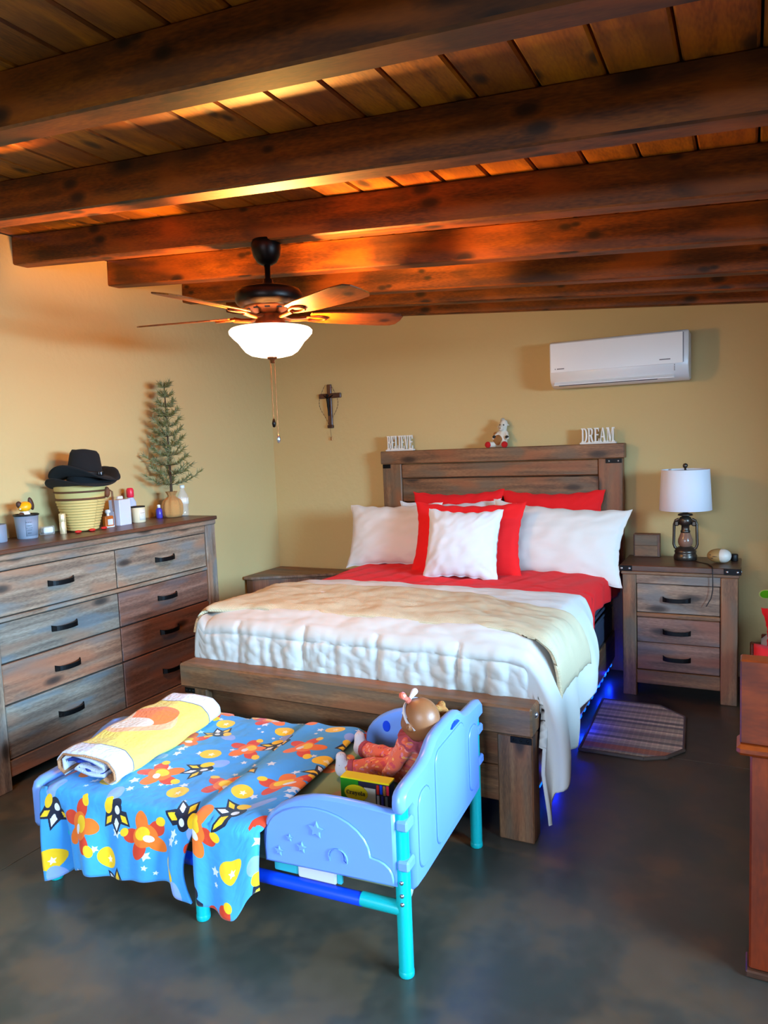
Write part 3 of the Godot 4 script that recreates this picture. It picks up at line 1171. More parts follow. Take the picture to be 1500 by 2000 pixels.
func build_dresser() -> void:
	var t := thing("dresser", "long eight-drawer dresser of patchy weathered wood against the left wall", "dresser", Vector3(0.21, 0, 2.03))
	var X := 0.415
	boxed("top", Vector3(0.004, 1.070, 1.240), Vector3(0.4274, 1.0917, 2.836), M.rustic_dark, t, 0.004, 2)
	boxed("top_moulding", Vector3(0.008, 1.040, 1.246), Vector3(0.420, 1.070, 2.830), M.rustic, t, 0.006, 2)
	boxed("case", Vector3(0.01, 0.07, 1.262), Vector3(0.385, 1.040, 2.814), M.dark_gap, t, 0.003, 2)
	for z in [[1.252, 1.340], [2.737, 2.824]]:
		boxed("leg", Vector3(0.345, 0, z[0]), Vector3(X, 1.040, z[1]), M.rustic_pale, t, 0.004, 1)
		boxed("leg", Vector3(0.008, 0, z[0]), Vector3(0.075, 1.040, z[1]), M.rustic_pale, t, 0.004, 1)
	for z in [1.256, 2.806]:
		boxed("side_panel", Vector3(0.06, 0.07, z), Vector3(0.36, 1.04, z + 0.014), M.rustic, t, 0.002, 1)
	boxed("top_rail", Vector3(0.37, 0.997, 1.340), Vector3(X - 0.006, 1.040, 2.737), M.rustic_pale, t, 0.003, 2)
	boxed("rail", Vector3(0.37, 0.767, 1.340), Vector3(X - 0.004, 0.787, 2.737), M.rustic_pale, t, 0.004, 2)
	boxed("apron", Vector3(0.37, 0.058, 1.340), Vector3(X - 0.006, 0.134, 2.737), M.rustic_pink, t, 0.003, 2)
	var rows := [[0.790, 0.994], [0.580, 0.764], [0.390, 0.576], [0.138, 0.386]]
	var hy := [0.897, 0.678, 0.482, 0.256]
	var mats := [M.rustic_pale, M.rustic_pale, M.rustic_gray, M.rustic_plum, M.rustic_pink, M.rustic_plum, M.rustic_gray, M.rustic_plum]
	for r in 4:
		for c in 2:
			var z0 := 1.3435 if c == 1 else 2.048
			var z1 := 2.042 if c == 1 else 2.7335
			var s := mk()
			box2(s, Vector3(0.37, rows[r][0] + 0.002, z0), Vector3(X - 0.009, rows[r][1] - 0.002, z1), 0.003, 2)
			var d := fin(s, "drawer", mats[r * 2 + c], t)
			pull(Vector3(X - 0.009, hy[r], (z0 + z1) * 0.5), Vector3(0, 0, 1), Vector3(1, 0, 0), 0.145, d)


func build_nightstands() -> void:
	var t := thing("nightstand", "brown three-drawer wooden nightstand with riveted corners under the table lamp", "nightstand", Vector3(3.03, 0, 0.355))
	var Z := 0.5406
	boxed("top", Vector3(2.722, 0.722, 0.172), Vector3(3.340, 0.7562, 0.546), M.rustic_dark, t, 0.004)
	boxed("top_moulding", Vector3(2.728, 0.703, 0.178), Vector3(3.334, 0.722, 0.540), M.rustic_brown, t, 0.004)
	boxed("case", Vector3(2.75, 0.08, 0.19), Vector3(3.312, 0.703, 0.505), M.dark_gap, t, 0.002)
	for x in [[2.735, 2.809], [3.243, 3.326]]:
		boxed("leg", Vector3(x[0], 0, 0.48), Vector3(x[1], 0.703, Z - 0.004), M.rustic_brown, t, 0.004, 1)
		boxed("leg", Vector3(x[0], 0, 0.182), Vector3(x[1], 0.703, 0.24), M.rustic_brown, t, 0.004, 1)
	for x in [2.738, 3.310]:
		boxed("side_panel", Vector3(x, 0.08, 0.23), Vector3(x + 0.014, 0.70, 0.49), M.rustic_brown, t, 0.002, 1)
	boxed("top_rail", Vector3(2.809, 0.652, 0.49), Vector3(3.243, 0.703, Z - 0.010), M.rustic, t, 0.003)
	boxed("rail", Vector3(2.809, 0.460, 0.49), Vector3(3.243, 0.485, Z - 0.008), M.rustic_brown, t, 0.005)
	boxed("apron", Vector3(2.809, 0.074, 0.49), Vector3(3.243, 0.153, Z - 0.010), M.rustic_brown, t, 0.003)
	var rows := [[0.488, 0.649, 0.569], [0.3165, 0.457, 0.384], [0.157, 0.3135, 0.233]]
	var mats := [M.rustic, M.rustic_plum, M.rustic_plum]
	for r in 3:
		var s := mk()
		box2(s, Vector3(2.812, rows[r][0], 0.49), Vector3(3.240, rows[r][1], Z - 0.013), 0.003, 0)
		var d := fin(s, "drawer", mats[r], t)
		pull(Vector3(3.022, rows[r][2], Z - 0.013), Vector3(1, 0, 0), Vector3(0, 0, 1), 0.145, d)
	for x in [[2.7205, 2.790], [3.258, 3.3415]]:
		boxed("bracket", Vector3(x[0], 0.7225, 0.5455), Vector3(x[1], 0.7545, 0.549), M.iron, t, 0.001)
		for k in [0.2, 0.8]:
			rivet(Vector3(lerpf(x[0], x[1], k), 0.738, 0.549), 0.007, t, M.steel)
	boxed("bracket", Vector3(3.3385, 0.7225, 0.48), Vector3(3.342, 0.7545, 0.549), M.iron, t, 0.001)
	rivet(Vector3(3.342, 0.738, 0.525), 0.007, t, M.steel, Vector3(1, 0, 0))
	# the low table in the corner, mostly behind the bed
	t = thing("corner_table", "low tan wooden table in the corner, mostly hidden behind the bed", "table", Vector3(0.30, 0, 0.25))
	var flat := Transform3D(Basis(Vector3.RIGHT, PI / 2.0), Vector3(0, 0.55, 0))
	var s2 := mk()
	prism(s2, PackedVector2Array([Vector2(0.02, 0.02), Vector2(0.66, 0.02), Vector2(0.66, 0.16), Vector2(0.46, 0.285), Vector2(0.09, 0.50), Vector2(0.02, 0.50)]), 0.0, 0.022, flat, 0.004)
	fin(s2, "top", M.rustic, t)
	s2 = mk()
	prism(s2, PackedVector2Array([Vector2(0.03, 0.03), Vector2(0.64, 0.03), Vector2(0.64, 0.15), Vector2(0.45, 0.270), Vector2(0.085, 0.48), Vector2(0.03, 0.48)]), 0.022, 0.13, flat, 0.003)
	fin(s2, "apron", M.rustic_pink, t)
	for p in [[0.05, 0.05], [0.60, 0.05], [0.07, 0.45], [0.44, 0.24]]:
		boxed("leg", Vector3(p[0] - 0.018, 0, p[1] - 0.018), Vector3(p[0] + 0.018, 0.42, p[1] + 0.018), M.rustic_brown, t, 0.003, 1)


func build_daybed() -> void:
	# the orange pine bed at the right edge of the picture
	var t := thing("daybed", "orange pine bed with a tall panelled foot end at the right edge", "bed", Vector3(3.9, 0, 1.5))
	boxed("foot_panel", Vector3(3.361, 0.657, 2.62), Vector3(4.42, 0.886, 2.68), M.pine, t, 0.004)
	boxed("moulding", Vector3(3.353, 0.628, 2.60), Vector3(4.43, 0.657, 2.694), M.pine, t, 0.009)
	for x in [[3.386, 3.442], [4.34, 4.396]]:
		boxed("stile", Vector3(x[0], 0.02, 2.61), Vector3(x[1], 0.628, 2.676), M.pine, t, 0.005, 1)
		boxed("post", Vector3(x[0], 0.0, 0.28), Vector3(x[1], 0.30, 0.33), M.pine, t, 0.005, 1)
	boxed("lower_panel", Vector3(3.442, 0.06, 2.625), Vector3(4.34, 0.628, 2.650), M.pine, t, 0.003, 1)
	boxed("bottom_rail", Vector3(3.442, 0.02, 2.62), Vector3(4.34, 0.09, 2.672), M.pine, t, 0.004)
	boxed("plinth", Vector3(3.378, 0.0, 2.60), Vector3(4.404, 0.02, 2.686), M.rustic_dark, t, 0.004)
	for x in [3.40, 4.35]:
		boxed("side_rail", Vector3(x, 0.10, 0.33), Vector3(x + 0.03, 0.30, 2.61), M.pine, t, 0.004, 2)
	boxed("head_panel", Vector3(3.442, 0.10, 0.285), Vector3(4.34, 0.35, 0.315), M.pine, t, 0.004)
	for k in 9:
		boxed("slat", Vector3(3.43, 0.20, 0.45 + 0.24 * k), Vector3(4.35, 0.22, 0.53 + 0.24 * k), M.pine, t, 0.002)
	var m := thing("mattress", "mattress of the pine bed, under its red comforter", "mattress", Vector3(3.9, 0.22, 1.5))
	boxed("cover", Vector3(3.44, 0.222, 0.34), Vector3(4.34, 0.385, 2.60), M.white_cloth, m, 0.04)
	org = Vector3(3.9, 0.385, 1.6)
	var s := mk()
	var f := func(u: float, v: float) -> Vector3:
		var x := 3.40 + u * 1.0
		var z := 1.02 + v * 1.56
		var e := minf(u, 1.0 - u) * 2.0
		var puff := 0.06 + 0.46 * exp(-pow((z - 2.36) / 0.19, 2.0)) * pow(clampf(e * 2.4, 0.05, 1.0), 0.5)
		return Vector3(x, 0.40 + puff * 0.85 + 0.012 * sin(x * 31.0 + z * 9.0) + 0.016 * sin(z * 17.0 - x * 8.0), z)
	grid(s, 30, 40, f, 0.02, Vector2(1.0, 1.6))
	tag(fin(s, "red_comforter", M.red_cloth), "bright red comforter heaped on the pine bed at the right edge", "comforter")
	org = Vector3(3.75, 0.39, 0.62)
	s = mk()
	pillow(s, 0.64, 0.34, 0.13, Transform3D(Basis.from_euler(Vector3(-0.75, 0.0, 0.0)), Vector3(3.752, 0.425, 0.62)), 4)
	tag(fin(s, "red_pillow", M.red_cloth), "dark red pillow at the head of the pine bed, right edge", "pillow")


# a stuffed pillow: w by h, t thick, in t3's x, y and z
func pillow(s: SurfaceTool, w: float, h: float, t: float, t3: Transform3D, seed_: int, pinch := 0.105, n := 34) -> void:
	var nz := FastNoiseLite.new()
	nz.seed = seed_
	nz.frequency = 2.0
	nz.fractal_octaves = 2
	for side in [1.0, -1.0]:
		var f := func(u: float, v: float) -> Vector3:
			var a := sin((u - 0.5) * PI) * 0.5 + (u - 0.5)
			var b := sin((v - 0.5) * PI) * 0.5 + (v - 0.5)
			var x := a * (1.0 - pinch * (1.0 - b * b) * absf(a))
			var y := b * (1.0 - pinch * 1.2 * (1.0 - a * a) * absf(b))
			var full := pow(maxf(0.0, (1.0 - a * a) * (1.0 - b * b)), 0.42)
			var corner := clampf((absf(a) + absf(b) - 1.2) * 1.6, 0.0, 1.0)
			var rim := (1.0 - full)
			var ang := atan2(b, a)
			var wr := sin(ang * 23.0 + seed_) * 0.5 + sin(ang * 37.0 + seed_ * 2.0) * 0.5
			var z := full * t * 0.5 * (1.0 - 0.25 * corner)
			z += full * (nz.get_noise_2d(a * 1.3 + side * 9.0, b * 1.3) * 0.055 * t * 0.9 + wr * rim * 0.008)
			var fx := x * w * 0.5 + wr * 0.003 * (1.0 - full)
			var fy := y * h * 0.5 + sin(a * 19.0 + seed_) * 0.004 * absf(b)
			return t3 * Vector3(fx, fy, z * side)
		grid(s, n, n, f, 0.0, Vector2(w, h))


# ---------------------------------------------------------------- bedding of the large bed

func build_bedding() -> void:
	var nz := FastNoiseLite.new()
	nz.seed = 17
	nz.frequency = 1.6
	nz.fractal_octaves = 3
	# red blanket over the mattress, hanging down on both sides
	org = Vector3(1.85, 0.66, 0.8)
	var s := mk()
	var red := func(u: float, v: float) -> Vector3:
		var z := 0.135 + v * 1.35
		var drop := lerpf(0.160, 0.105, smoothstep(0.135, 1.0, z))
		if z > 1.0:
			drop = lerpf(0.105, 0.36, smoothstep(1.0, 1.06, z))
		var half := 0.795
		var total := half * 2.0 + drop * 2.0
		var d := u * total
		var p := Vector3(0, 0, z)
		var wob := 0.006 * sin(z * 26.0)
		var lift := nz.get_noise_2d(u * 3.0, v * 4.0) * 0.010
		if d < drop:
			p.x = 1.85 - half - 0.010 - wob
			p.y = 0.674 - (drop - d)
		elif d > total - drop:
			p.x = 1.85 + half + 0.012 + wob
			p.y = 0.674 - (d - total + drop)
		else:
			var q := (d - drop) / (half * 2.0) * 2.0 - 1.0
			p.x = 1.85 + q * half
			p.y = 0.674 + 0.022 * pow(1.0 - pow(absf(q), 8.0), 0.5) + lift * (1.0 - pow(absf(q), 4.0)) + 0.004 * sin(p.x * 40.0 + z * 13.0)
		return p
	grid(s, 110, 100, red, 0.006, Vector2(2.0, 1.35))
	tag(fin(s, "red_blanket", M.red_cloth), "bright red blanket spread over the head half of the large bed", "blanket")
	# white comforter over the foot half; its right side hangs out to the floor
	org = Vector3(1.85, 0.66, 1.7)
	s = mk()
	var hem := [[0.0, 0.10], [0.06, 0.27], [0.25, 0.33], [0.45, 0.40], [0.55, 0.44], [0.68, 0.42], [0.78, 0.47], [0.86, 0.52], [0.93, 0.60], [1.0, 0.66]]
	var com := func(u: float, v: float) -> Vector3:
		var zt := 1.215 + v * 1.125  # along the length, unfolded
		var front := maxf(0.0, zt - 2.13)
		var dr := 0.10
		for k in hem.size() - 1:
			if v >= hem[k][0] and v <= hem[k + 1][0]:
				dr = lerpf(hem[k][1], hem[k + 1][1], smoothstep(hem[k][0], hem[k + 1][0], v))
		var dl := 0.16
		var half := 0.785
		var ul := 0.09
		var ur := 0.72
		var z := minf(zt, 2.13) + minf(front, 0.02)
		var down := front
		var puff := 0.030 * pow(clampf(v * 9.0, 0.0, 1.0), 0.6)
		var quilt := 0.5 + 0.5 * cos(fposmod(zt, 0.36) / 0.36 * TAU)
		var bump := nz.get_noise_2d(u * 5.0, v * 6.0) * 0.011 - 0.010 * pow(quilt, 6.0)
		if u < ul:  # left side
			var q := 1.0 - u / ul
			return Vector3(1.85 - half - 0.018 - 0.028 * sin(q * 1.5), 0.700 - q * dl - down * 0.9 + 0.004 * sin(z * 30.0), z)
		if u > ur:  # right side
			var q := (u - ur) / (1.0 - ur)
			var fold := sin(zt * 21.0 + 0.8) * 0.022 + sin(zt * 9.0 + 2.0) * 0.020
			var tail := smoothstep(0.80, 0.97, v)
			var bulge := 0.105 * pow(sin(clampf(q, 0, 1) * PI * 0.62), 0.9) * clampf(v * 7.0, 0.12, 1.0) * (1.0 - 0.45 * tail)
			var x := 1.85 + half + 0.012 * minf(q * 8.0, 1.0) + bulge + fold * q * (1.0 - 0.5 * tail) + 0.028 * q * tail
			var rf := smoothstep(1.98, 2.13, zt)
			var y := 0.702 + puff * sin(q * PI) * 0.4 - 0.035 * rf * rf * (1.0 - q) - q * dr - down * 0.98 * (1.0 - q)
			var zz := z + 0.10 * q * sin(v * 3.0) * (1.0 - tail) + tail * (0.045 * sin(q * 2.4) + (v - 0.9) * 0.5 * sin(q * PI * 0.9))
			y = maxf(y, 0.012)
			return Vector3(maxf(x, 2.704 * smoothstep(2.02, 2.15, zz) * (1.0 - smoothstep(0.50, 0.62, y))), y, zz)
		var c := (u - ul) / (ur - ul) * 2.0 - 1.0
		var edge := pow(1.0 - pow(absf(c), 6.0), 0.5)
		var x2 := 1.85 + c * half
		var y2 := 0.690 + (puff + bump) * edge + 0.012
		var round_front := smoothstep(1.98, 2.13, zt)
		y2 -= 0.035 * round_front * round_front
		if front > 0.0:
			var ripple := (sin(x2 * 23.0 + sin(x2 * 5.0) * 3.0) * 0.45 + sin(x2 * 67.0 + sin(x2 * 13.0) * 2.5) * 0.35 + sin(x2 * 131.0 + sin(x2 * 17.0 + front * 20.0) * 2.0) * 0.25 + nz.get_noise_2d(x2 * 9.0, front * 9.0) * 0.8) * 0.011 * clampf(front * 12.0, 0.0, 1.0)
			ripple -= 0.007 * exp(-pow((front - 0.045) / 0.007, 2.0))
			var seam := -0.012 * exp(-pow((fposmod(x2 - 1.10, 0.36) - 0.18) / 0.012, 2.0))
			return Vector3(x2, y2 - front * 0.98, z + ripple + seam + 0.012 * sin(clampf(front * 12.0, 0, PI)))
		return Vector3(x2, y2, z)
	grid(s, 190, 130, com, 0.014, Vector2(2.4, 1.3))
	tag(fin(s, "comforter", M.comforter), "white quilted comforter over the foot of the large bed, one corner trailing to the floor", "comforter")
	# beige throw across the comforter
	org = Vector3(1.85, 0.72, 1.5)
	s = mk()
	var thr := func(u: float, v: float) -> Vector3:
		# u from the left tip to the right end, v from the head side to the foot side
		var dl := 0.115
		var dr := 0.205
		var L := 1.60 + dl + dr
		var d := u * L
		var up_z := 1.435 + 0.05 * smoothstep(0.35, 0.62, u) + 0.13 * smoothstep(0.62, 0.86, u) + 0.03 * smoothstep(0.86, 1.0, u) + 0.03 * sin(u * 9.0)
		var lo_z := 2.035 + 0.11 * pow(clampf(1.0 - u / 0.16, 0, 1), 1.2) + 0.07 * smoothstep(0.80, 1.0, u)
		var z := lerpf(up_z, lo_z, v)
		var y := 0.742 + 0.012 * nz.get_noise_2d(u * 5.0 + 7.0, v * 3.0)
		var fat := pow(maxf(0.0, 1.0 - pow(absf(v * 2.0 - 1.0), 10.0)), 0.5)
		y += -0.016 + 0.016 * fat
		var x := 0.0
		if d < dl:
			var q := 1.0 - d / dl
			x = 1.85 - 0.80 - 0.035 * sin(q * PI / 2.0)
			y -= 0.012 + q * q * dl * 0.70
		elif d > L - dr:
			var q := (d - L + dr) / dr
			x = 1.85 + 0.80 + 0.088 * sin(q * PI / 2.0) * (1.0 + 0.25 * (1.0 - v))
			y -= 0.012 + 0.03 * q + q * q * (dr - 0.03) * 0.98
		else:
			var c := (d - dl) / 0.80 - 1.0
			x = 1.85 + c * 0.80
			y -= 0.012 * pow(absf(c), 10.0)
		return Vector3(x, y, z)
	grid(s, 130, 36, thr, 0.016, Vector2(2.0, 0.55))
	tag(fin(s, "throw_blanket", M["throw"]), "beige fleecy throw laid across the white comforter", "blanket")
	# pillows: w, h, t, centre, lean back, turn, roll
	var P := [
		["red_pillow", "red pillow against the headboard, left one of the two at the back", 0.66, 0.50, 0.16, Vector3(1.615, 0.915, 0.215), -0.20, 0.0, 0.02, "red_cloth", 3, "red pillows"],
		["red_pillow", "red pillow against the headboard, right one of the two at the back", 0.66, 0.50, 0.16, Vector3(2.255, 0.915, 0.215), -0.20, 0.0, 0.0, "red_cloth", 5, "red pillows"],
		["white_pillow", "white pillow half hidden between the red square and the back red pillow", 0.72, 0.46, 0.16, Vector3(1.595, 0.880, 0.34), -0.26, 0.0, 0.02, "white_cloth", 8, "white pillows"],
		["white_pillow", "white pillow at the left of the bed, leaning left of the red square", 0.66, 0.44, 0.19, Vector3(1.265, 0.885, 0.47), -0.34, 0.10, 0.02, "ivory_cloth", 11, "white pillows"],
		["white_pillow", "long white pillow at the right of the bed, nearest the table lamp", 0.86, 0.46, 0.19, Vector3(2.335, 0.870, 0.47), -0.34, -0.06, -0.07, "ivory_cloth", 13, "white pillows"],
		["red_cushion", "large square red cushion in the middle of the pillows", 0.72, 0.46, 0.17, Vector3(1.850, 0.900, 0.66), -0.30, 0.0, 0.0, "red_cloth", 19, "cushions"],
		["white_cushion", "small square white cushion in front of the red one", 0.47, 0.43, 0.17, Vector3(1.885, 0.890, 0.83), -0.30, 0.0, -0.01, "white_cloth", 23, "cushions"],
	]
	for p in P:
		org = p[5] - Vector3(0, 0.2, 0)
		s = mk()
		pillow(s, p[2], p[3], p[4], Transform3D(Basis.from_euler(Vector3(p[6], p[7], p[8])), p[5]), p[10])
		tag(fin(s, p[0], M[p[9]]), p[1], "pillow" if "pillow" in p[0] else "cushion", p[11])
	org = Vector3.ZERO


# ---------------------------------------------------------------- the toddler bed and what lies on it (x to its foot, z to its far side)

func across(z0: float) -> Transform3D:  # polygon (b, h) extruded along a
	return Transform3D(Basis(Vector3(0, 0, 1), Vector3(0, 1, 0), Vector3(1, 0, 0)), Vector3(z0, 0, 0))


func round_rect(c: Vector2, h: Vector2, r: float) -> PackedVector2Array:
	var o := PackedVector2Array()
	for q in [[1, 1, 0.0], [-1, 1, PI / 2], [-1, -1, PI], [1, -1, PI * 1.5]]:
		for k in 5:
			o.append(c + Vector2(q[0] * (h.x - r), q[1] * (h.y - r)) + Vector2.from_angle(q[2] + PI / 2 * k / 4.0) * r)
	return o


func build_toddler_bed() -> void:
	var t := bed_thing("toddler_bed", "sky blue and teal plastic toddler bed at the foot of the large bed", "toddler bed", Vector3(0.66, 0, 0.347))
	var P: Material = M.bed_plastic
	# head end
	var half := [Vector2(0.024, 0.245), Vector2(0.024, 0.482), Vector2(0.018, 0.490), Vector2(-0.034, 0.490), Vector2(-0.040, 0.497), Vector2(-0.040, 0.515), Vector2(-0.034, 0.540), Vector2(-0.018, 0.553), Vector2(0.02, 0.560), Vector2(0.085, 0.562), Vector2(0.140, 0.566), Vector2(0.175, 0.574), Vector2(0.200, 0.588), Vector2(0.225, 0.602), Vector2(0.255, 0.610), Vector2(0.30, 0.614)]
	var o := PackedVector2Array([Vector2(0.347, 0.232), Vector2(0.10, 0.232), Vector2(0.034, 0.236)])
	for q in half:
		o.append(q)
	var n := half.size()
	o.append(Vector2(0.347, 0.615))
	for k in n:
		var q: Vector2 = half[n - 1 - k]
		o.append(Vector2(0.694 - q.x, q.y))
	o.append(Vector2(0.660, 0.236))
	o.append(Vector2(0.594, 0.232))
	var s := mk()
	prism(s, o, -0.028, 0.012, across(0.0), 0.011, true)
	var head := fin(s, "head_panel", P, t)
	for q in [[0.105, 0.39, 0.050, 0.115], [0.347, 0.415, 0.145, 0.150], [0.589, 0.39, 0.050, 0.115]]:
		s = mk()
		prism(s, round_rect(Vector2(q[0], q[1]), Vector2(q[2], q[3]), 0.04), -0.033, -0.026, across(0.0), 0.005, true)
		fin(s, "raised_panel", P, head)
	s = mk()
	prism(s, PackedVector2Array([Vector2(0.36, 0.578), Vector2(0.375, 0.588), Vector2(0.40, 0.592), Vector2(0.425, 0.588), Vector2(0.44, 0.578)]), -0.0345, -0.026, across(0.0), 0.001)
	fin(s, "grip_slot", M.blue_plastic, head)
	# side guards with a raised cloud, stars and a moon
	for side in 2:
		var zt := Transform3D(Basis(), Vector3(0, 0, 0)) if side == 0 else Transform3D(Basis(Vector3(1, 0, 0), Vector3(0, 1, 0), Vector3(0, 0, -1)), Vector3(0, 0, 0.694))
		var g := PackedVector2Array([Vector2(0.008, 0.272), Vector2(0.008, 0.490), Vector2(0.10, 0.4965), Vector2(0.178, 0.499), Vector2(0.230, 0.498), Vector2(0.270, 0.493), Vector2(0.317, 0.480), Vector2(0.350, 0.465), Vector2(0.380, 0.447), Vector2(0.405, 0.425), Vector2(0.424, 0.400), Vector2(0.436, 0.370), Vector2(0.440, 0.335), Vector2(0.436, 0.264)])
		s = mk()
		prism(s, g, -0.030, 0.0, zt, 0.008, true)
		var gd := fin(s, "side_guard", P, t)
		var c := PackedVector2Array([Vector2(0.425, 0.275), Vector2(0.012, 0.281)])
		for k in 6:
			c.append(Vector2(0.012, 0.300) + Vector2(0.062 * (1.0 - cos(PI / 2 * k / 5.0)) * 1.0, 0.050 * sin(PI / 2 * k / 5.0)))
		for k in 15:
			var an := PI * (1.0 - k / 14.0)
			c.append(Vector2(0.252 - 0.172 * cos(PI - an) * -1.0 * -1.0, 0.352 + 0.112 * sin(an)))
		c.append(Vector2(0.428, 0.32))
		s = mk()
		prism(s, c, -0.0365, -0.029, zt, 0.004, true)
		fin(s, "cloud", P, gd)
		for q in [[0.248, 0.402, 0.027], [0.299, 0.339, 0.019], [0.377, 0.314, 0.017], [0.339, 0.361, 0.013]]:
			s = mk()
			prism(s, star(Vector2(q[0], q[1]), q[2], 0.4, 0.52), -0.042, -0.035, zt, 0.003)
			fin(s, "star", P, gd)
		var mo := PackedVector2Array()
		for k in 11:
			mo.append(Vector2(0.180, 0.328) + Vector2.from_angle(-PI * 0.75 + PI * 1.25 * k / 10.0 + PI * 0.62) * 0.030)
		for k in 11:
			mo.append(Vector2(0.186, 0.334) + Vector2.from_angle(PI * 0.5 - PI * 1.25 * k / 10.0 + PI * 0.62) * 0.023)
		s = mk()
		prism(s, mo, -0.041, -0.035, zt, 0.002)
		fin(s, "moon", P, gd)
		s = mk()
		prism(s, oval(Vector2(0.345, 0.415), Vector2(0.016, 0.022), 0.0, 14), -0.002, 0.004, zt, 0.002)
		fin(s, "badge", M.blue_plastic, gd)
	# foot end
	o = PackedVector2Array([Vector2(0.347, 0.20), Vector2(-0.034, 0.205), Vector2(-0.044, 0.225), Vector2(-0.044, 0.345), Vector2(-0.034, 0.368), Vector2(-0.01, 0.378), Vector2(0.07, 0.380), Vector2(0.13, 0.386), Vector2(0.19, 0.402), Vector2(0.24, 0.422), Vector2(0.29, 0.440), Vector2(0.347, 0.450)])
	for k in range(10, 0, -1):
		o.append(Vector2(0.694 - o[k].x, o[k].y))
	s = mk()
	prism(s, o, 1.345, 1.388, across(0.0), 0.012, true)
	fin(s, "foot_panel", P, t)
	# legs, rails, bolts, clips
	for z in [0.0, 0.694]:
		for q in [[0.0, 0.50], [0.703, 0.20], [1.345, 0.30]]:
			rod("leg", Vector3(q[0], 0.004, z), Vector3(q[0], q[1], z), 0.0215, M.teal_plastic, t, 18)
			s = mk()
			lathe(s, [[0.0, 0.0], [0.021, 0.0], [0.0225, 0.003], [0.0225, 0.016], [0.0215, 0.018]], Vector3(q[0], 0, z), 18)
			fin(s, "foot_cap", M.teal_plastic, t)
		rod("side_rail", Vector3(0.125, 0.195, z), Vector3(1.21, 0.195, z), 0.0195, M.blue_plastic, t, 16)
		rod("rail_end", Vector3(0.0, 0.197, z), Vector3(0.13, 0.197, z), 0.0205, M.teal_plastic, t, 16)
		rod("rail_end", Vector3(1.20, 0.197, z), Vector3(1.335, 0.197, z), 0.0205, M.teal_plastic, t, 16)
	for h in [0.285, 0.247, 0.222]:
		var b := Basis(Vector3.RIGHT, -PI / 2.0)
		s = mk()
		lathe(s, [[0.0065, 0.0], [0.006, 0.003], [0.003, 0.005], [0.0, 0.0052]], Vector3(-0.004, h, -0.0205), 10, b)
		fin(s, "bolt", M.steel, t)
	s = mk()
	lathe(s, [[0.0, 0.0], [0.020, 0.0], [0.024, 0.004], [0.022, 0.010], [0.0, 0.013]], Vector3(0.0, 0.236, 0.030), 18, Basis(Vector3(0, 0, 1), PI / 2.0))
	fin(s, "end_knob", M.white_plastic, t)
	for z in [0.0, 0.694]:
		for h in [0.45, 0.335]:
			boxed("clip", Vector3(-0.030, h - 0.016, z - 0.027), Vector3(0.006, h + 0.016, z + 0.027), P, t, 0.006)
	for x in [1.345]:
		rod("cross_rail", Vector3(x, 0.197, 0.0), Vector3(x, 0.197, 0.694), 0.018, M.teal_plastic, t, 14)
	rod("cross_rail", Vector3(0.703, 0.185, 0.0), Vector3(0.703, 0.185, 0.694), 0.016, M.teal_plastic, t, 14)
	# mattress in its printed sheet
	var m := bed_thing("mattress", "small mattress in a green printed sheet on the toddler bed", "mattress", Vector3(0.66, 0.214, 0.347))
	boxed("sheet", Vector3(0.020, 0.214, 0.018), Vector3(1.315, 0.352, 0.676), M.sheet, m, 0.035, 0)
	boxed("side_band", Vector3(0.345, 0.216, 0.008), Vector3(0.43, 0.33, 0.022), M.teal_cloth, m, 0.005)
	boxed("side_band", Vector3(0.215, 0.212, 0.004), Vector3(0.345, 0.33, 0.022), M.white_cloth, m, 0.006)
	boxed("side_band", Vector3(0.198, 0.216, 0.007), Vector3(0.215, 0.33, 0.022), M.teal_cloth, m, 0.004)


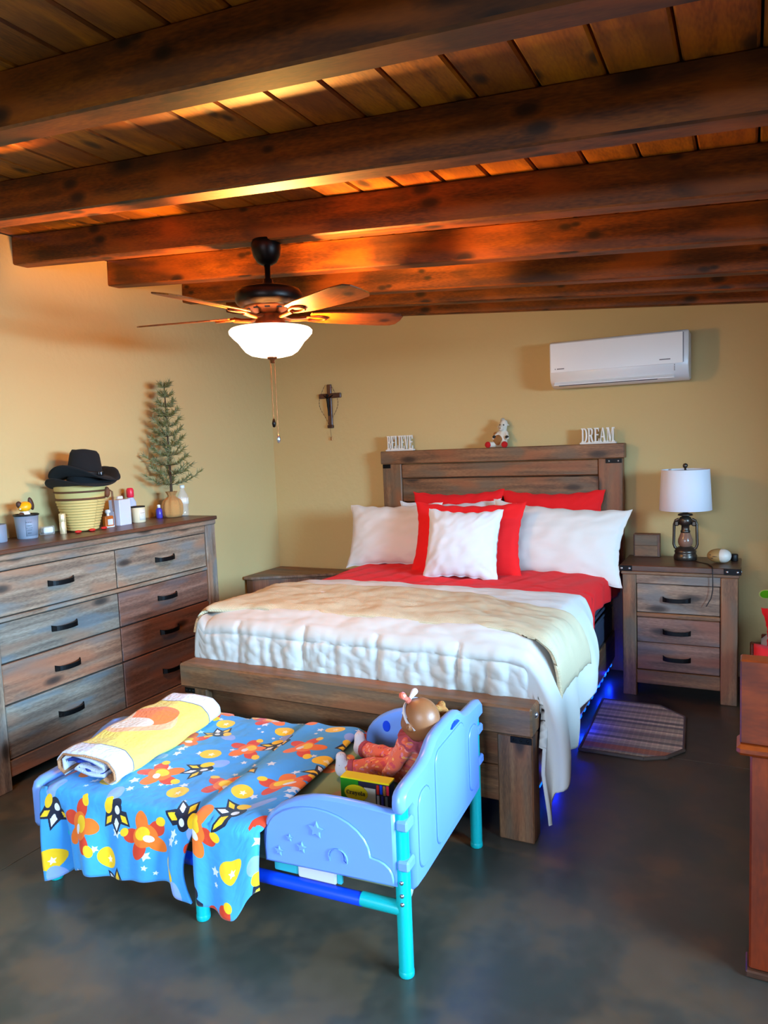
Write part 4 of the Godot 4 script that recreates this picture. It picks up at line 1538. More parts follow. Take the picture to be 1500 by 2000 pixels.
func build_toddler_things() -> void:
	# fleece blanket: a main sheet and a folded strip nearer the head
	var f := bed_thing("fleece_blanket", "sky blue fleece blanket printed with stars, yellow balls and orange shapes on the toddler bed", "blanket", Vector3(0.9, 0.36, 0.347))
	var nz := FastNoiseLite.new()
	nz.seed = 29
	nz.frequency = 1.1
	var main := func(u: float, v: float) -> Vector3:
		var a := 0.655 + u * 0.675
		var hem := lerpf(0.112, 0.118, u) - 0.075 * smoothstep(0.62, 1.0, u) + 0.012 * sin(a * 17.0)
		var drop := 0.362 - hem
		var top := 0.745
		var back := 0.10
		var d := v * (drop + top + back)
		var rip := sin(a * 29.0 + 0.7) * 0.55 + sin(a * 51.0 + 2.0) * 0.3 + sin(a * 13.0) * 0.35
		var deep := -2.6 * exp(-pow((a - 1.245) / 0.022, 2.0))
		if d < drop:
			var q := 1.0 - d / drop
			return Vector3(a + 0.018 * q * sin(a * 9.0) + 0.060 * sin(q * PI * 0.8) * (1.0 - smoothstep(0.0, 0.22, u)), 0.362 - (drop - d), -0.046 - 0.012 * sin(q * PI * 0.6) - (rip + deep) * 0.026 * smoothstep(0.05, 0.7, q))
		if d > drop + top:
			return Vector3(a, 0.366 - (d - drop - top), 0.702 + 0.006 * sin(a * 30.0))
		var c := (d - drop) / top
		var e := pow(maxf(0.0, 1.0 - pow(absf(c * 2.0 - 1.0), 9.0)), 0.6)
		return Vector3(a, 0.360 - 0.022 * smoothstep(1.27, 1.33, a) + 0.010 * e + 0.010 * nz.get_noise_2d(a * 3.0, c * 3.0) + 0.004 * sin(a * 19.0 + c * 5.0) * e, -0.045 + c * top)
	var s := mk()
	grid(s, 120, 110, main, 0.008, Vector2.ONE, func(u: float, v: float) -> Vector2: return Vector2(u * 0.675, v * 1.1))
	fin(s, "main_sheet", M.fleece, f)
	var flap := func(u: float, v: float) -> Vector3:
		var a := 0.425 + u * 0.235
		var hem := lerpf(0.205, 0.108, smoothstep(0.0, 0.40, u)) + 0.018 * smoothstep(0.55, 1.0, u)
		var drop := 0.372 - hem
		var top := 0.745
		var back := 0.05
		var d := v * (drop + top + back)
		var edge := pow(maxf(0.0, 1.0 - pow(absf(u * 2.0 - 1.0), 5.0)), 0.5)
		var rip := sin(a * 38.0 + 1.0) * 0.6 + sin(a * 60.0) * 0.3
		var gather := 1.0 - smoothstep(0.0, 0.35, 1.0 - absf(v - 0.25) * 2.2) * 0.0
		if d < drop:
			var q := 1.0 - d / drop
			return Vector3(lerpf(a, 0.525 + (a - 0.54) * 0.80, q * 0.6), 0.372 - (drop - d), -0.062 - 0.022 * sin(q * PI * 0.55) - rip * 0.016 * q - 0.012 * edge * gather)
		if d > drop + top:
			return Vector3(a, 0.372 - (d - drop - top), 0.708)
		var c := (d - drop) / top
		var e := pow(maxf(0.0, 1.0 - pow(absf(c * 2.0 - 1.0), 9.0)), 0.6)
		return Vector3(a + 0.03 * c, 0.366 + 0.012 * edge + 0.012 * e + 0.005 * sin(a * 30.0 + c * 7.0), -0.058 + c * 0.760)
	s = mk()
	grid(s, 50, 110, flap, 0.008, Vector2.ONE, func(u: float, v: float) -> Vector2: return Vector2(u * 0.235 + 0.36, v * 1.1 + 0.2))
	fin(s, "folded_strip", M.fleece, f)
	# folded yellow blanket
	var t := bed_thing("folded_blanket", "folded yellow blanket with white ends and an orange patch on the toddler bed", "blanket", Vector3(1.2, 0.375, 0.33))
	var curve := func(pts: Array) -> Curve2D:
		var c := Curve2D.new()
		for i in pts.size():
			var d: Vector2 = (pts[mini(i + 1, pts.size() - 1)] - pts[maxi(i - 1, 0)]) * 0.2
			c.add_point(pts[i], -d, d)
		return c
	var sweep := func(c: Curve2D, b0: float, b1: float, off: float, called: String, m: Material, th: float, sag: float) -> void:
		var L := c.get_baked_length()
		var fn := func(u: float, v: float) -> Vector3:
			var p := c.sample_baked(v * L)
			var d := c.sample_baked(minf(v * L + 0.004, L)) - c.sample_baked(maxf(v * L - 0.004, 0.0))
			var nn := Vector2(-d.y, d.x).normalized()
			p += nn * off
			var b := lerpf(b0, b1, u)
			return Vector3(p.x + 0.03 * (u - 0.5), p.y + sag * sin(u * 8.0 + p.x * 12.0) + 0.004 * sin(u * 21.0), b + 0.006 * sin(v * 12.0))
		var st := mk()
		grid(st, 40, 48, fn, th, Vector2.ONE, func(u: float, v: float) -> Vector2: return Vector2(u, 1.0 - v))
		fin(st, called, m, t)
	var shell: Curve2D = curve.call([Vector2(1.300, 0.384), Vector2(1.333, 0.400), Vector2(1.335, 0.430), Vector2(1.300, 0.460), Vector2(1.20, 0.466), Vector2(1.10, 0.450), Vector2(1.065, 0.425), Vector2(1.060, 0.398), Vector2(1.085, 0.382), Vector2(1.115, 0.390)])
	sweep.call(shell, 0.02, 0.635, 0.0, "cover", M.towel, 0.006, 0.003)
	sweep.call(shell, 0.014, 0.640, 0.005, "lining", M.towel_lining, 0.004, 0.003)
	sweep.call(curve.call([Vector2(1.305, 0.395), Vector2(1.312, 0.430), Vector2(1.27, 0.446), Vector2(1.17, 0.440), Vector2(1.12, 0.425), Vector2(1.15, 0.412), Vector2(1.25, 0.418), Vector2(1.27, 0.400), Vector2(1.18, 0.390), Vector2(1.12, 0.394)]), 0.026, 0.625, 0.0, "inner_fold", M.towel_white, 0.010, 0.002)
	sweep.call(curve.call([Vector2(1.295, 0.425), Vector2(1.22, 0.430), Vector2(1.16, 0.428)]), 0.032, 0.62, 0.0, "inner_fold", M.towel_blue, 0.007, 0.002)
	sweep.call(curve.call([Vector2(1.245, 0.406), Vector2(1.19, 0.402), Vector2(1.13, 0.402)]), 0.032, 0.62, 0.0, "inner_fold", M.towel_blue, 0.007, 0.002)
	build_doll()
	var b := bed_thing("beige_plush", "small beige plush toy peeking over the head end of the toddler bed", "plush toy", Vector3(0.065, 0.355, 0.50))
	s = mk()
	nets(s, Vector3(0.01, 0.345, 0.43), Vector3(0.14, 0.63, 0.58), 0.006, func(p: Vector3) -> float:
		var d := cap(p, Vector3(0.07, 0.405, 0.50), Vector3(0.06, 0.500, 0.50), 0.048, 0.034)
		d = smin(d, (p - Vector3(0.058, 0.560, 0.495)).length() - 0.040, 0.012)
		d = smin(d, (p - Vector3(0.056, 0.596, 0.472)).length() - 0.014, 0.006)
		d = smin(d, (p - Vector3(0.056, 0.594, 0.520)).length() - 0.014, 0.006)
		d = smin(d, (p - Vector3(0.092, 0.550, 0.495)).length() - 0.020, 0.010)
		d = smin(d, cap(p, Vector3(0.075, 0.385, 0.475), Vector3(0.118, 0.372, 0.468), 0.020, 0.017), 0.01)
		return smin(d, cap(p, Vector3(0.075, 0.385, 0.525), Vector3(0.118, 0.372, 0.535), 0.020, 0.017), 0.01))
	fin(s, "body", M.plush_tan, b)
	for q in [[0.088, 0.568, 0.482], [0.088, 0.568, 0.508], [0.111, 0.552, 0.495]]:
		s = mk()
		ball(s, Vector3(q[0], q[1], q[2]), Vector3.ONE * 0.0045, Basis(), 8)
		fin(s, "eye" if q[0] < 0.1 else "nose", M.black, b)
	# box of crayons standing on the sheet
	var c := bed_thing("crayon_box", "green and yellow crayon box standing beside the doll", "crayon box", Vector3(0.195, 0.352, 0.20))
	var q := Basis()
	s = mk()
	box(s, Vector3(0.195, 0.405, 0.20), Vector3(0.165, 0.102, 0.042), 0.002, 0, q)
	fin(s, "carton", M.crayon_dark, c)
	s = mk()
	box(s, Vector3(0.247, 0.410, 0.1785), Vector3(0.062, 0.090, 0.003), 0.001, 0, q)
	fin(s, "green_panel", M.crayon_green, c)
	s = mk()
	box(s, Vector3(0.195, 0.4560, 0.20), Vector3(0.167, 0.006, 0.044), 0.001, 0, q)
	fin(s, "lid", M.crayon_yellow, c)
	s = mk()
	box(s, Vector3(0.178, 0.400, 0.1783), Vector3(0.040, 0.070, 0.003), 0.001, 0, q)
	fin(s, "white_panel", M.white_paint, c)
	for k in 4:
		s = mk()
		box(s, Vector3(0.150 - 0.011 * k, 0.434 + 0.002 * (k % 2), 0.1783), Vector3(0.009, 0.030, 0.003), 0.001, 1, q)
		fin(s, "crayon_print", [M.red_paint, M.blue_plastic, M.plush_tan, M.pink_plastic][k], c)
	for k in 3:
		s = mk()
		box(s, Vector3(0.150 - 0.014 * k, 0.386, 0.1783), Vector3(0.008, 0.060, 0.003), 0.001, 1, q)
		fin(s, "crayon_print", [M.towel_white, M.purple_glass, M.can_gray][k], c)
	s = mk()
	prism(s, oval(Vector2(0.224, 0.414), Vector2(0.040, 0.026), 0.0, 26), 0.1735, 0.1785, Transform3D(), 0.001)
	fin(s, "oval_badge", M.crayon_yellow, c)
	var tm := TextMesh.new()
	tm.text = "Crayola"
	var sf := SystemFont.new()
	sf.font_names = PackedStringArray(["Droid Serif"])
	sf.font_weight = 700
	tm.font = sf
	tm.font_size = 32
	tm.pixel_size = 0.00052
	tm.depth = 0.001
	var tn := MeshInstance3D.new()
	tn.name = "lettering"
	tn.mesh = tm
	tn.set_surface_override_material(0, M.crayon_dark)
	tn.transform = Transform3D(Basis(Vector3.UP, PI), Vector3(0.224, 0.415, 0.1728) - org)
	c.add_child(tn)


func build_doll() -> void:
	var t := bed_thing("baby_doll", "brown bald baby doll in a pink floral outfit and white hairband", "doll", Vector3(0.17, 0.355, 0.42))
	var hd := Vector3(0.062, 0.612, 0.34)
	var neck := Vector3(0.085, 0.548, 0.355)
	var chest := Vector3(0.115, 0.495, 0.385)
	var hip := Vector3(0.170, 0.400, 0.435)
	var shl := Vector3(0.105, 0.525, 0.330)
	var shr := Vector3(0.125, 0.525, 0.430)
	var ell := Vector3(0.150, 0.455, 0.318)
	var elr := Vector3(0.175, 0.470, 0.480)
	var hal := Vector3(0.200, 0.395, 0.340)
	var har := Vector3(0.190, 0.450, 0.520)
	var knl := Vector3(0.270, 0.392, 0.395)
	var ftl := Vector3(0.360, 0.384, 0.375)
	var knr := Vector3(0.275, 0.395, 0.490)
	var ftr := Vector3(0.375, 0.386, 0.540)
	# the skin: head, neck, arms with fingers, legs and feet, one surface each for head and body
	var fwd := Vector3(0.90, 0.10, 0.42).normalized()   # where the face looks
	var sd := fwd.cross(Vector3.UP).normalized()
	var up := sd.cross(fwd).normalized()
	var s := mk()
	nets(s, hd - Vector3(0.088, 0.098, 0.088), hd + Vector3(0.088, 0.085, 0.088), 0.0046, func(p: Vector3) -> float:
		var l := p - hd
		var q := Vector3(l.dot(sd), l.dot(up), l.dot(fwd))
		var d := (q / Vector3(0.057, 0.066, 0.064)).length() * 0.060 - 0.060
		d = smin(d, (q - Vector3(0, -0.030, 0.014)).length() - 0.043, 0.02)
		d = smin(d, (q - Vector3(0.026, -0.026, 0.034)).length() - 0.021, 0.014)
		d = smin(d, (q - Vector3(-0.026, -0.026, 0.034)).length() - 0.021, 0.014)
		d = smin(d, (q - Vector3(0, -0.012, 0.064)).length() - 0.0075, 0.010)
		d = smin(d, (q - Vector3(0, -0.036, 0.052)).length() - 0.010, 0.008)
		d = smin(d, (q - Vector3(0, -0.054, 0.040)).length() - 0.012, 0.012)
		for e in [-1.0, 1.0]:
			d = maxf(d, -((q - Vector3(e * 0.022, 0.003, 0.066)).length() - 0.009))
			d = smin(d, ((q - Vector3(e * 0.058, -0.014, -0.004)) / Vector3(0.5, 1.0, 0.8)).length() * 0.6 - 0.008, 0.006)
		return smin(d, cap(p, hd - up * 0.03, neck, 0.024, 0.022), 0.014))
	var head := fin(s, "head", M.skin, t)
	for e in [-1.0, 1.0]:
		s = mk()
		ball(s, hd + sd * (e * 0.022) + up * 0.003 + fwd * 0.0565, Vector3(0.008, 0.008, 0.008), Basis(), 12)
		fin(s, "eye", M.white_plastic, head)
		s = mk()
		ball(s, hd + sd * (e * 0.022) + up * 0.003 + fwd * 0.0620, Vector3(0.0042, 0.0042, 0.0042), Basis(), 10)
		fin(s, "pupil", M.black, head)
	s = mk()
	ball(s, hd - up * 0.0375 + fwd * 0.0585, Vector3(0.010, 0.003, 0.004), Basis(sd, up, fwd), 12)
	fin(s, "lips", M.pink_knit, head)
	s = mk()
	var hands := [[hal, (hal - ell).normalized(), 1.0], [har, (har - elr).normalized(), -1.0]]
	var body_d := func(p: Vector3, fat: float) -> float:
		var d := cap(p, chest, hip, 0.046 + fat, 0.054 + fat)
		d = smin(d, cap(p, neck - up * 0.012, chest, 0.022 + fat, 0.045 + fat), 0.02)
		d = smin(d, cap(p, shl, ell, 0.021 + fat, 0.018 + fat), 0.014)
		d = smin(d, cap(p, ell, hal, 0.018 + fat, 0.013 + fat), 0.010)
		d = smin(d, cap(p, shr, elr, 0.021 + fat, 0.018 + fat), 0.014)
		d = smin(d, cap(p, elr, har, 0.018 + fat, 0.013 + fat), 0.010)
		d = smin(d, cap(p, hip + Vector3(0.0, -0.005, -0.028), knl, 0.036 + fat, 0.029 + fat), 0.016)
		d = smin(d, cap(p, knl, ftl, 0.029 + fat, 0.022 + fat), 0.012)
		d = smin(d, cap(p, hip + Vector3(0.0, -0.005, 0.028), knr, 0.036 + fat, 0.029 + fat), 0.016)
		d = smin(d, cap(p, knr, ftr, 0.029 + fat, 0.022 + fat), 0.012)
		return d
	# hands: palm, four fingers and a thumb each
	for h in hands:
		s = mk()
		var at: Vector3 = h[0]
		var d0: Vector3 = h[1]
		var sx := d0.cross(Vector3.UP).normalized()
		var ux := sx.cross(d0).normalized()
		nets(s, at - Vector3.ONE * 0.042, at + Vector3.ONE * 0.042, 0.0028, func(p: Vector3) -> float:
			var d := cap(p, at - d0 * 0.020, at + d0 * 0.004, 0.0125, 0.0115)
			for k in 4:
				var o: Vector3 = at + sx * ((k - 1.5) * 0.0062) + d0 * 0.008
				var len: float = [0.012, 0.016, 0.015, 0.011][k]
				d = smin(d, minf(cap(p, o, o + d0 * len, 0.0042, 0.0038), cap(p, o + d0 * len, o + d0 * (len + 0.006) - ux * 0.007, 0.0038, 0.0033)), 0.003)
			var th: Vector3 = at + sx * (h[2] * 0.010)
			return smin(d, cap(p, th, th + sx * (h[2] * 0.009) + d0 * 0.010, 0.0046, 0.0036), 0.003))
		fin(s, "hand", M.skin, t)
	s = mk()
	nets(s, Vector3(0.03, 0.335, 0.26), Vector3(0.41, 0.575, 0.60), 0.0072, func(p: Vector3) -> float:
		var d: float = body_d.call(p, 0.004)
		d += sin(p.x * 130.0) * sin(p.y * 120.0 + p.z * 90.0) * 0.0014
		d = maxf(d, (p - neck).dot((hd - neck).normalized()) + 0.008)
		d = maxf(d, -((p - hal).length() - 0.022))
		d = maxf(d, -((p - har).length() - 0.022))
		return d)
	fin(s, "outfit", M.floral, t)
	for q in [[ftl, (ftl - knl).normalized()], [ftr, (ftr - knr).normalized()]]:
		var a: Vector3 = q[0]
		var dd: Vector3 = q[1]
		s = mk()
		nets(s, a - Vector3(0.05, 0.045, 0.05), a + Vector3(0.055, 0.075, 0.055), 0.005, func(p: Vector3) -> float:
			return smin(cap(p, a - dd * 0.012, a + dd * 0.012, 0.026, 0.024), cap(p, a + dd * 0.012, a + dd * 0.016 + Vector3(0, 0.042, 0), 0.024, 0.019), 0.012))
		fin(s, "sock", M.sock, t)
		s = mk()
		tube(s, [a - dd * 0.030, a - dd * 0.012], [0.031, 0.031], 16)
		fin(s, "cuff", M.pink_knit, t)
	# collar ruffle, hairband and bow
	s = mk()
	var rf := func(u: float, v: float) -> Vector3:
		var an := u * TAU
		var r := 0.026 + v * 0.034
		var dn := (hd - neck).normalized()
		var x := dn.cross(Vector3(0, 0, 1)).normalized()
		var y := dn.cross(x).normalized()
		return neck - dn * (0.006 + v * 0.016 + 0.005 * sin(an * 9.0) * v) + (x * cos(an) + y * sin(an)) * r
	grid(s, 54, 6, rf, 0.002)
	fin(s, "collar", M.pink_knit, t)
	var band := []
	var bx := sd
	var by := (up * 0.66 + fwd * 0.75).normalized()
	for k in 33:
		var an := TAU * k / 32.0
		var dir := (bx * cos(an) + by * sin(an)).normalized()
		var q := Vector3(dir.dot(sd), dir.dot(up), dir.dot(fwd))
		band.append(hd + up * 0.004 + fwd * 0.004 + dir * (1.0 / (q / Vector3(0.0595, 0.0685, 0.0665)).length()))
	s = mk()
	var bn := bx.cross(by).normalized()
	for k in 32:
		for w in [[-1.0, 1.0, 1.0], [-1.0, 1.0, 0.94]]:
			var a0: Vector3 = hd + (band[k] - hd) * w[2]
			var a1: Vector3 = hd + (band[k + 1] - hd) * w[2]
			s.set_smooth_group(2 if w[2] < 1.0 else 1)
			quad(s, a0 - bn * 0.006, a0 + bn * 0.006, a1 + bn * 0.006, a1 - bn * 0.006, Vector2.ZERO, Vector2(0, 0.01), Vector2(0.01, 0.01), Vector2(0.01, 0), (a0 - hd) if w[2] > 0.99 else (hd - a0))
	fin(s, "hairband", M.sock, t)
	var bc: Vector3 = hd + (up * 0.68 + fwd * 0.60 + Vector3(0, 0, -0.36)).normalized() * 0.070
	for e in [-1.0, 1.0]:
		s = mk()
		var pd = (sd * e + up * 0.9).normalized()
		nets(s, bc - Vector3.ONE * 0.05, bc + Vector3.ONE * 0.05, 0.0045, func(p: Vector3) -> float:
			return cap(p, bc + pd * 0.006, bc + pd * 0.036, 0.0055, 0.011 if e > 0.0 else 0.012))
		fin(s, "bow_loop", M.sock if e > 0.0 else M.floral, t)
	s = mk()
	ball(s, bc, Vector3(0.011, 0.011, 0.011))
	fin(s, "bow_knot", M.floral, t)


# ---------------------------------------------------------------- fan, wall things, small things

func build_fan() -> void:
	var C := Vector3(1.545, 2.357, 2.149)
	var t := thing("ceiling_fan", "dark bronze ceiling fan with five brown blades and a lit white glass bowl", "ceiling fan", C)
	var s := mk()
	lathe(s, [[0.0, 0.012], [0.058, 0.012], [0.063, -0.004], [0.064, -0.022], [0.058, -0.050], [0.042, -0.078], [0.022, -0.090], [0.0, -0.092]], C, 28)
	fin(s, "canopy", M.bronze, t)
	s = mk()
	lathe(s, [[0.0, -0.085], [0.013, -0.085], [0.013, -0.145], [0.020, -0.150], [0.022, -0.165], [0.030, -0.178], [0.042, -0.186], [0.0, -0.186]], C, 20)
	fin(s, "downrod", M.bronze, t)
	s = mk()
	lathe(s, [[0.0, -0.178], [0.050, -0.180], [0.100, -0.186], [0.132, -0.196], [0.142, -0.210], [0.143, -0.240], [0.136, -0.252], [0.120, -0.262], [0.100, -0.268], [0.0, -0.268]], C, 36)
	fin(s, "motor_housing", M.bronze, t)
	s = mk()
	lathe(s, [[0.0, -0.262], [0.112, -0.262], [0.106, -0.274], [0.080, -0.284], [0.074, -0.290], [0.052, -0.296], [0.0, -0.298]], C, 30)
	var vent := fin(s, "vent_ring", M.bronze_bright, t)
	for k in 12:
		var an := TAU * k / 12.0
		s = mk()
		box(s, C + Vector3(cos(an) * 0.096, -0.278, sin(an) * 0.096), Vector3(0.008, 0.006, 0.022), 0.001, 2, Basis(Vector3.UP, -an))
		fin(s, "vent_slot", M.black, vent)
	s = mk()
	lathe(s, [[0.0, -0.290], [0.050, -0.292], [0.056, -0.310], [0.066, -0.330], [0.072, -0.352], [0.0, -0.354]], C, 28)
	fin(s, "light_kit", M.bronze_bright, t)
	var hb := C + Vector3(0, -0.300, 0)
	for k in 5:
		var an := deg_to_rad(50.0 + 72.0 * k)
		var d := Vector3(cos(an), 0, -sin(an))
		var w := d.cross(Vector3.UP)
		var pitch := -0.20
		var up := (Vector3.UP + w * pitch).normalized()
		var bs := Basis(d, up, d.cross(up))
		var o := PackedVector2Array()
		for q in [[0.175, -0.045], [0.25, -0.058], [0.52, -0.072], [0.585, -0.066], [0.607, -0.045], [0.612, 0.0], [0.607, 0.045], [0.585, 0.066], [0.52, 0.072], [0.25, 0.058], [0.175, 0.045]]:
			o.append(Vector2(q[0], q[1]))
		s = mk()
		prism(s, o, -0.003, 0.003, Transform3D(bs * Basis(Vector3.RIGHT, PI / 2.0), hb), 0.001)
		var bl := fin(s, "blade", M.fan_blade, t)
		s = mk()
		tube(s, [hb + d * 0.050 - up * 0.004, hb + d * 0.090 - up * 0.014, hb + d * 0.130 - up * 0.012, hb + d * 0.165 - up * 0.006], [0.013, 0.010, 0.010, 0.012], 10)
		fin(s, "blade_arm", M.bronze_bright, bl)
		s = mk()
		var pts := []
		for j in 17:
			var a := TAU * j / 16.0
			pts.append(hb + bs * Vector3(0.205 + cos(a) * 0.045, -0.007, sin(a) * 0.024))
		tube(s, pts, 0.006, 8, false)
		fin(s, "blade_bracket", M.bronze_bright, bl)
	# the glass bowl and its light
	s = mk()
	var prof := [[0.066, -0.352], [0.150, -0.354], [0.171, -0.358], [0.178, -0.366], [0.176, -0.378], [0.160, -0.396], [0.142, -0.412], [0.128, -0.432], [0.112, -0.452], [0.090, -0.466], [0.055, -0.474], [0.0, -0.476]]
	lathe(s, prof, C, 40)
	fin(s, "lamp_bowl", M.lamp_glow, t)
	s = mk()
	lathe(s, [[0.0, -0.470], [0.022, -0.473], [0.020, -0.482], [0.010, -0.488], [0.008, -0.500], [0.0, -0.502]], C, 16)
	fin(s, "finial", M.bronze_bright, t)
	for q in [[-0.006, 0.004, 0.250], [0.008, -0.004, 0.318]]:
		var a: Vector3 = C + Vector3(q[0], -0.486, q[1])
		s = mk()
		tube(s, [a, a + Vector3(0, -q[2], 0)], 0.0016, 6)
		var ch := fin(s, "pull_chain", M.bronze_bright, t)
		s = mk()
		lathe(s, [[0.0, 0.0], [0.004, -0.002], [0.009, -0.022], [0.006, -0.036], [0.0, -0.040]], a + Vector3(0, -q[2], 0), 12)
		fin(s, "fob", M.steel if q[2] > 0.3 else M.bronze, ch)
	omni("bowl_light", Vector3(0, -0.446, 0), Color(1.0, 0.73, 0.35), 1.15, 0.05, t)
	var up := SpotLight3D.new()  # the open top of the bowl lets more light out than its frosted side
	up.name = "bowl_opening"
	up.light_color = Color(1.0, 0.68, 0.34)
	up.light_energy = 5.5
	up.light_size = 0.04
	up.spot_angle = 78.0
	up.spot_angle_attenuation = 0.4
	up.spot_range = 14.0
	up.shadow_enabled = true
	up.position = Vector3(0, -0.440, 0)
	up.rotation = Vector3(PI / 2.0, 0, 0)
	t.add_child(up)


func word_sign(called: String, word: String, label: String, at: Vector3, width: float, height: float) -> void:
	var t := thing(called, label, "sign", at, "white word signs on the headboard")
	boxed("base", at + Vector3(-width / 2.0 - 0.008, 0, -0.022), at + Vector3(width / 2.0 + 0.008, 0.011, 0.022), M.white_paint, t, 0.003)
	var sf := SystemFont.new()
	sf.font_names = PackedStringArray(["Droid Serif"])
	sf.font_weight = 700
	var metas := []
	var total := 0.0
	for ch in word:
		var tm := TextMesh.new()
		tm.text = ch
		tm.font = sf
		tm.font_size = 64
		tm.pixel_size = 0.001
		tm.depth = 0.017
		var ab := tm.get_aabb()
		metas.append([tm, ab])
		total += ab.size.x + 0.002
	var k := width / total
	var x := -width / 2.0
	for q in metas:
		var ab: AABB = q[1]
		var sy := (height - 0.010) / ab.size.y
		var o := MeshInstance3D.new()
		o.name = "letter"
		o.mesh = q[0]
		o.set_surface_override_material(0, M.white_paint)
		o.transform = Transform3D(Basis.from_scale(Vector3(k, sy, 1.0)), Vector3(x - ab.position.x * k, 0.010 - ab.position.y * sy, 0.0))
		t.add_child(o, true)
		x += (ab.size.x + 0.002) * k


func build_wall_things() -> void:
	# air conditioner
	var A := Vector3(2.655, 1.79, 0.0)
	var t := thing("air_conditioner", "long white wall air conditioner high on the back wall", "air conditioner", A)
	var side := Transform3D(Basis(Vector3(0, 0, 1), Vector3(0, 1, 0), Vector3(1, 0, 0)), Vector3(2.262, 1.79, 0.0))
	var o := PackedVector2Array([Vector2(0.0, 0.012), Vector2(0.0, 0.285), Vector2(0.185, 0.287), Vector2(0.198, 0.281), Vector2(0.204, 0.268), Vector2(0.206, 0.105), Vector2(0.203, 0.070), Vector2(0.190, 0.040), Vector2(0.160, 0.017), Vector2(0.110, 0.004), Vector2(0.05, 0.006)])
	var s := mk()
	prism(s, o, 0.0, 0.800, side, 0.006, true)
	fin(s, "body", M.white_plastic, t)
	boxed("front_panel", Vector3(2.268, 1.888, 0.2035), Vector3(3.032, 2.066, 0.2095), M.white_plastic, t, 0.003)
	boxed("seam", Vector3(3.0335, 1.892, 0.203), Vector3(3.0365, 2.062, 0.2068), M.gray_print, t, 0.0)
	s = mk()
	box(s, Vector3(2.635, 1.826, 0.189), Vector3(0.70, 0.048, 0.006), 0.002, 0, Basis(Vector3.RIGHT, -0.75))
	fin(s, "louvre", M.white_plastic, t)
	s = mk()
	box(s, Vector3(2.60, 1.809, 0.170), Vector3(0.58, 0.004, 0.008), 0.001, 0, Basis(Vector3.RIGHT, -0.75))
	fin(s, "slot", M.gray_print, t)
	for q in [[2.295, 1.906, 0.006], [2.308, 1.906, 0.045], [2.905, 1.912, 0.060]]:
		boxed("badge", Vector3(q[0], q[1], 0.2093), Vector3(q[0] + q[2], q[1] + 0.006, 0.2101), M.gray_print, t, 0.0)
	for k in 4:
		boxed("indicator", Vector3(2.985, 1.848 + 0.010 * k, 0.203), Vector3(2.989, 1.854 + 0.010 * k, 0.2066), M.gray_print, t, 0.0)
	# wooden cross with a rosary
	var K := Vector3(0.545, 1.63, 0.0)
	t = thing("wall_cross", "small dark wooden cross with a figure and a bead string on the back wall", "cross", K)
	boxed("upright", Vector3(0.525, 1.635, 0.002), Vector3(0.562, 1.955, 0.020), M.rustic_dark, t, 0.004)
	boxed("crossbar", Vector3(0.452, 1.852, 0.004), Vector3(0.645, 1.888, 0.022), M.rustic_dark, t, 0.004)
	boxed("end_cap", Vector3(0.520, 1.628, 0.0), Vector3(0.566, 1.652, 0.026), M.brown_paint, t, 0.004)
	s = mk()
	nets(s, Vector3(0.49, 1.70, 0.010), Vector3(0.61, 1.92, 0.050), 0.0042, func(p: Vector3) -> float:
		var d := cap(p, Vector3(0.537, 1.845, 0.028), Vector3(0.540, 1.795, 0.028), 0.012, 0.010)
		d = smin(d, cap(p, Vector3(0.540, 1.795, 0.028), Vector3(0.541, 1.725, 0.028), 0.010, 0.006), 0.006)
		d = smin(d, (p - Vector3(0.535, 1.872, 0.032)).length() - 0.011, 0.004)
		d = smin(d, cap(p, Vector3(0.537, 1.848, 0.028), Vector3(0.500, 1.874, 0.027), 0.006, 0.0045), 0.005)
		return smin(d, cap(p, Vector3(0.537, 1.848, 0.028), Vector3(0.578, 1.872, 0.027), 0.006, 0.0045), 0.005))
	fin(s, "figure", M.iron, t)
	var r := thing("rosary", "thin dark bead string looped over the wooden wall cross", "rosary", Vector3(0.545, 1.62, 0.03))
	var bead := SphereMesh.new()
	bead.radius = 0.0032
	bead.height = 0.0064
	bead.radial_segments = 8
	bead.rings = 5
	for e in [-1.0, 1.0]:
		var pts := []
		for k in 15:
			var f := k / 14.0
			var x = 0.543 + e * (0.022 + 0.060 * sin(clampf(f * 2.2, 0, 1) * PI / 2.0)) * (1.0 - smoothstep(0.45, 1.0, f) * 0.92)
			pts.append(Vector3(x, 1.952 - 0.310 * f, 0.030))
		s = mk()
		tube(s, pts, 0.0011, 5)
		fin(s, "string", M.brown_paint, r)
		for k in range(1, 15):
			var b := MeshInstance3D.new()
			b.name = "bead"
			b.mesh = bead
			b.set_surface_override_material(0, M.brown_paint)
			b.position = pts[k] - org
			r.add_child(b, true)
	s = mk()
	tube(s, [Vector3(0.546, 1.645, 0.030), Vector3(0.546, 1.560, 0.016)], 0.0013, 5)
	fin(s, "string", M.brown_paint, r)
	boxed("pendant", Vector3(0.541, 1.535, 0.012), Vector3(0.551, 1.562, 0.018), M.bronze_bright, r, 0.001)
	# word signs and the plush on the headboard
	word_sign("word_sign", "BELIEVE", "white wooden letters reading BELIEVE at the left end of the headboard", Vector3(1.157, 1.4386, 0.092), 0.200, 0.108)
	word_sign("word_sign", "DREAM", "white wooden letters reading DREAM at the right end of the headboard", Vector3(2.530, 1.4386, 0.092), 0.205, 0.100)
	build_plush()


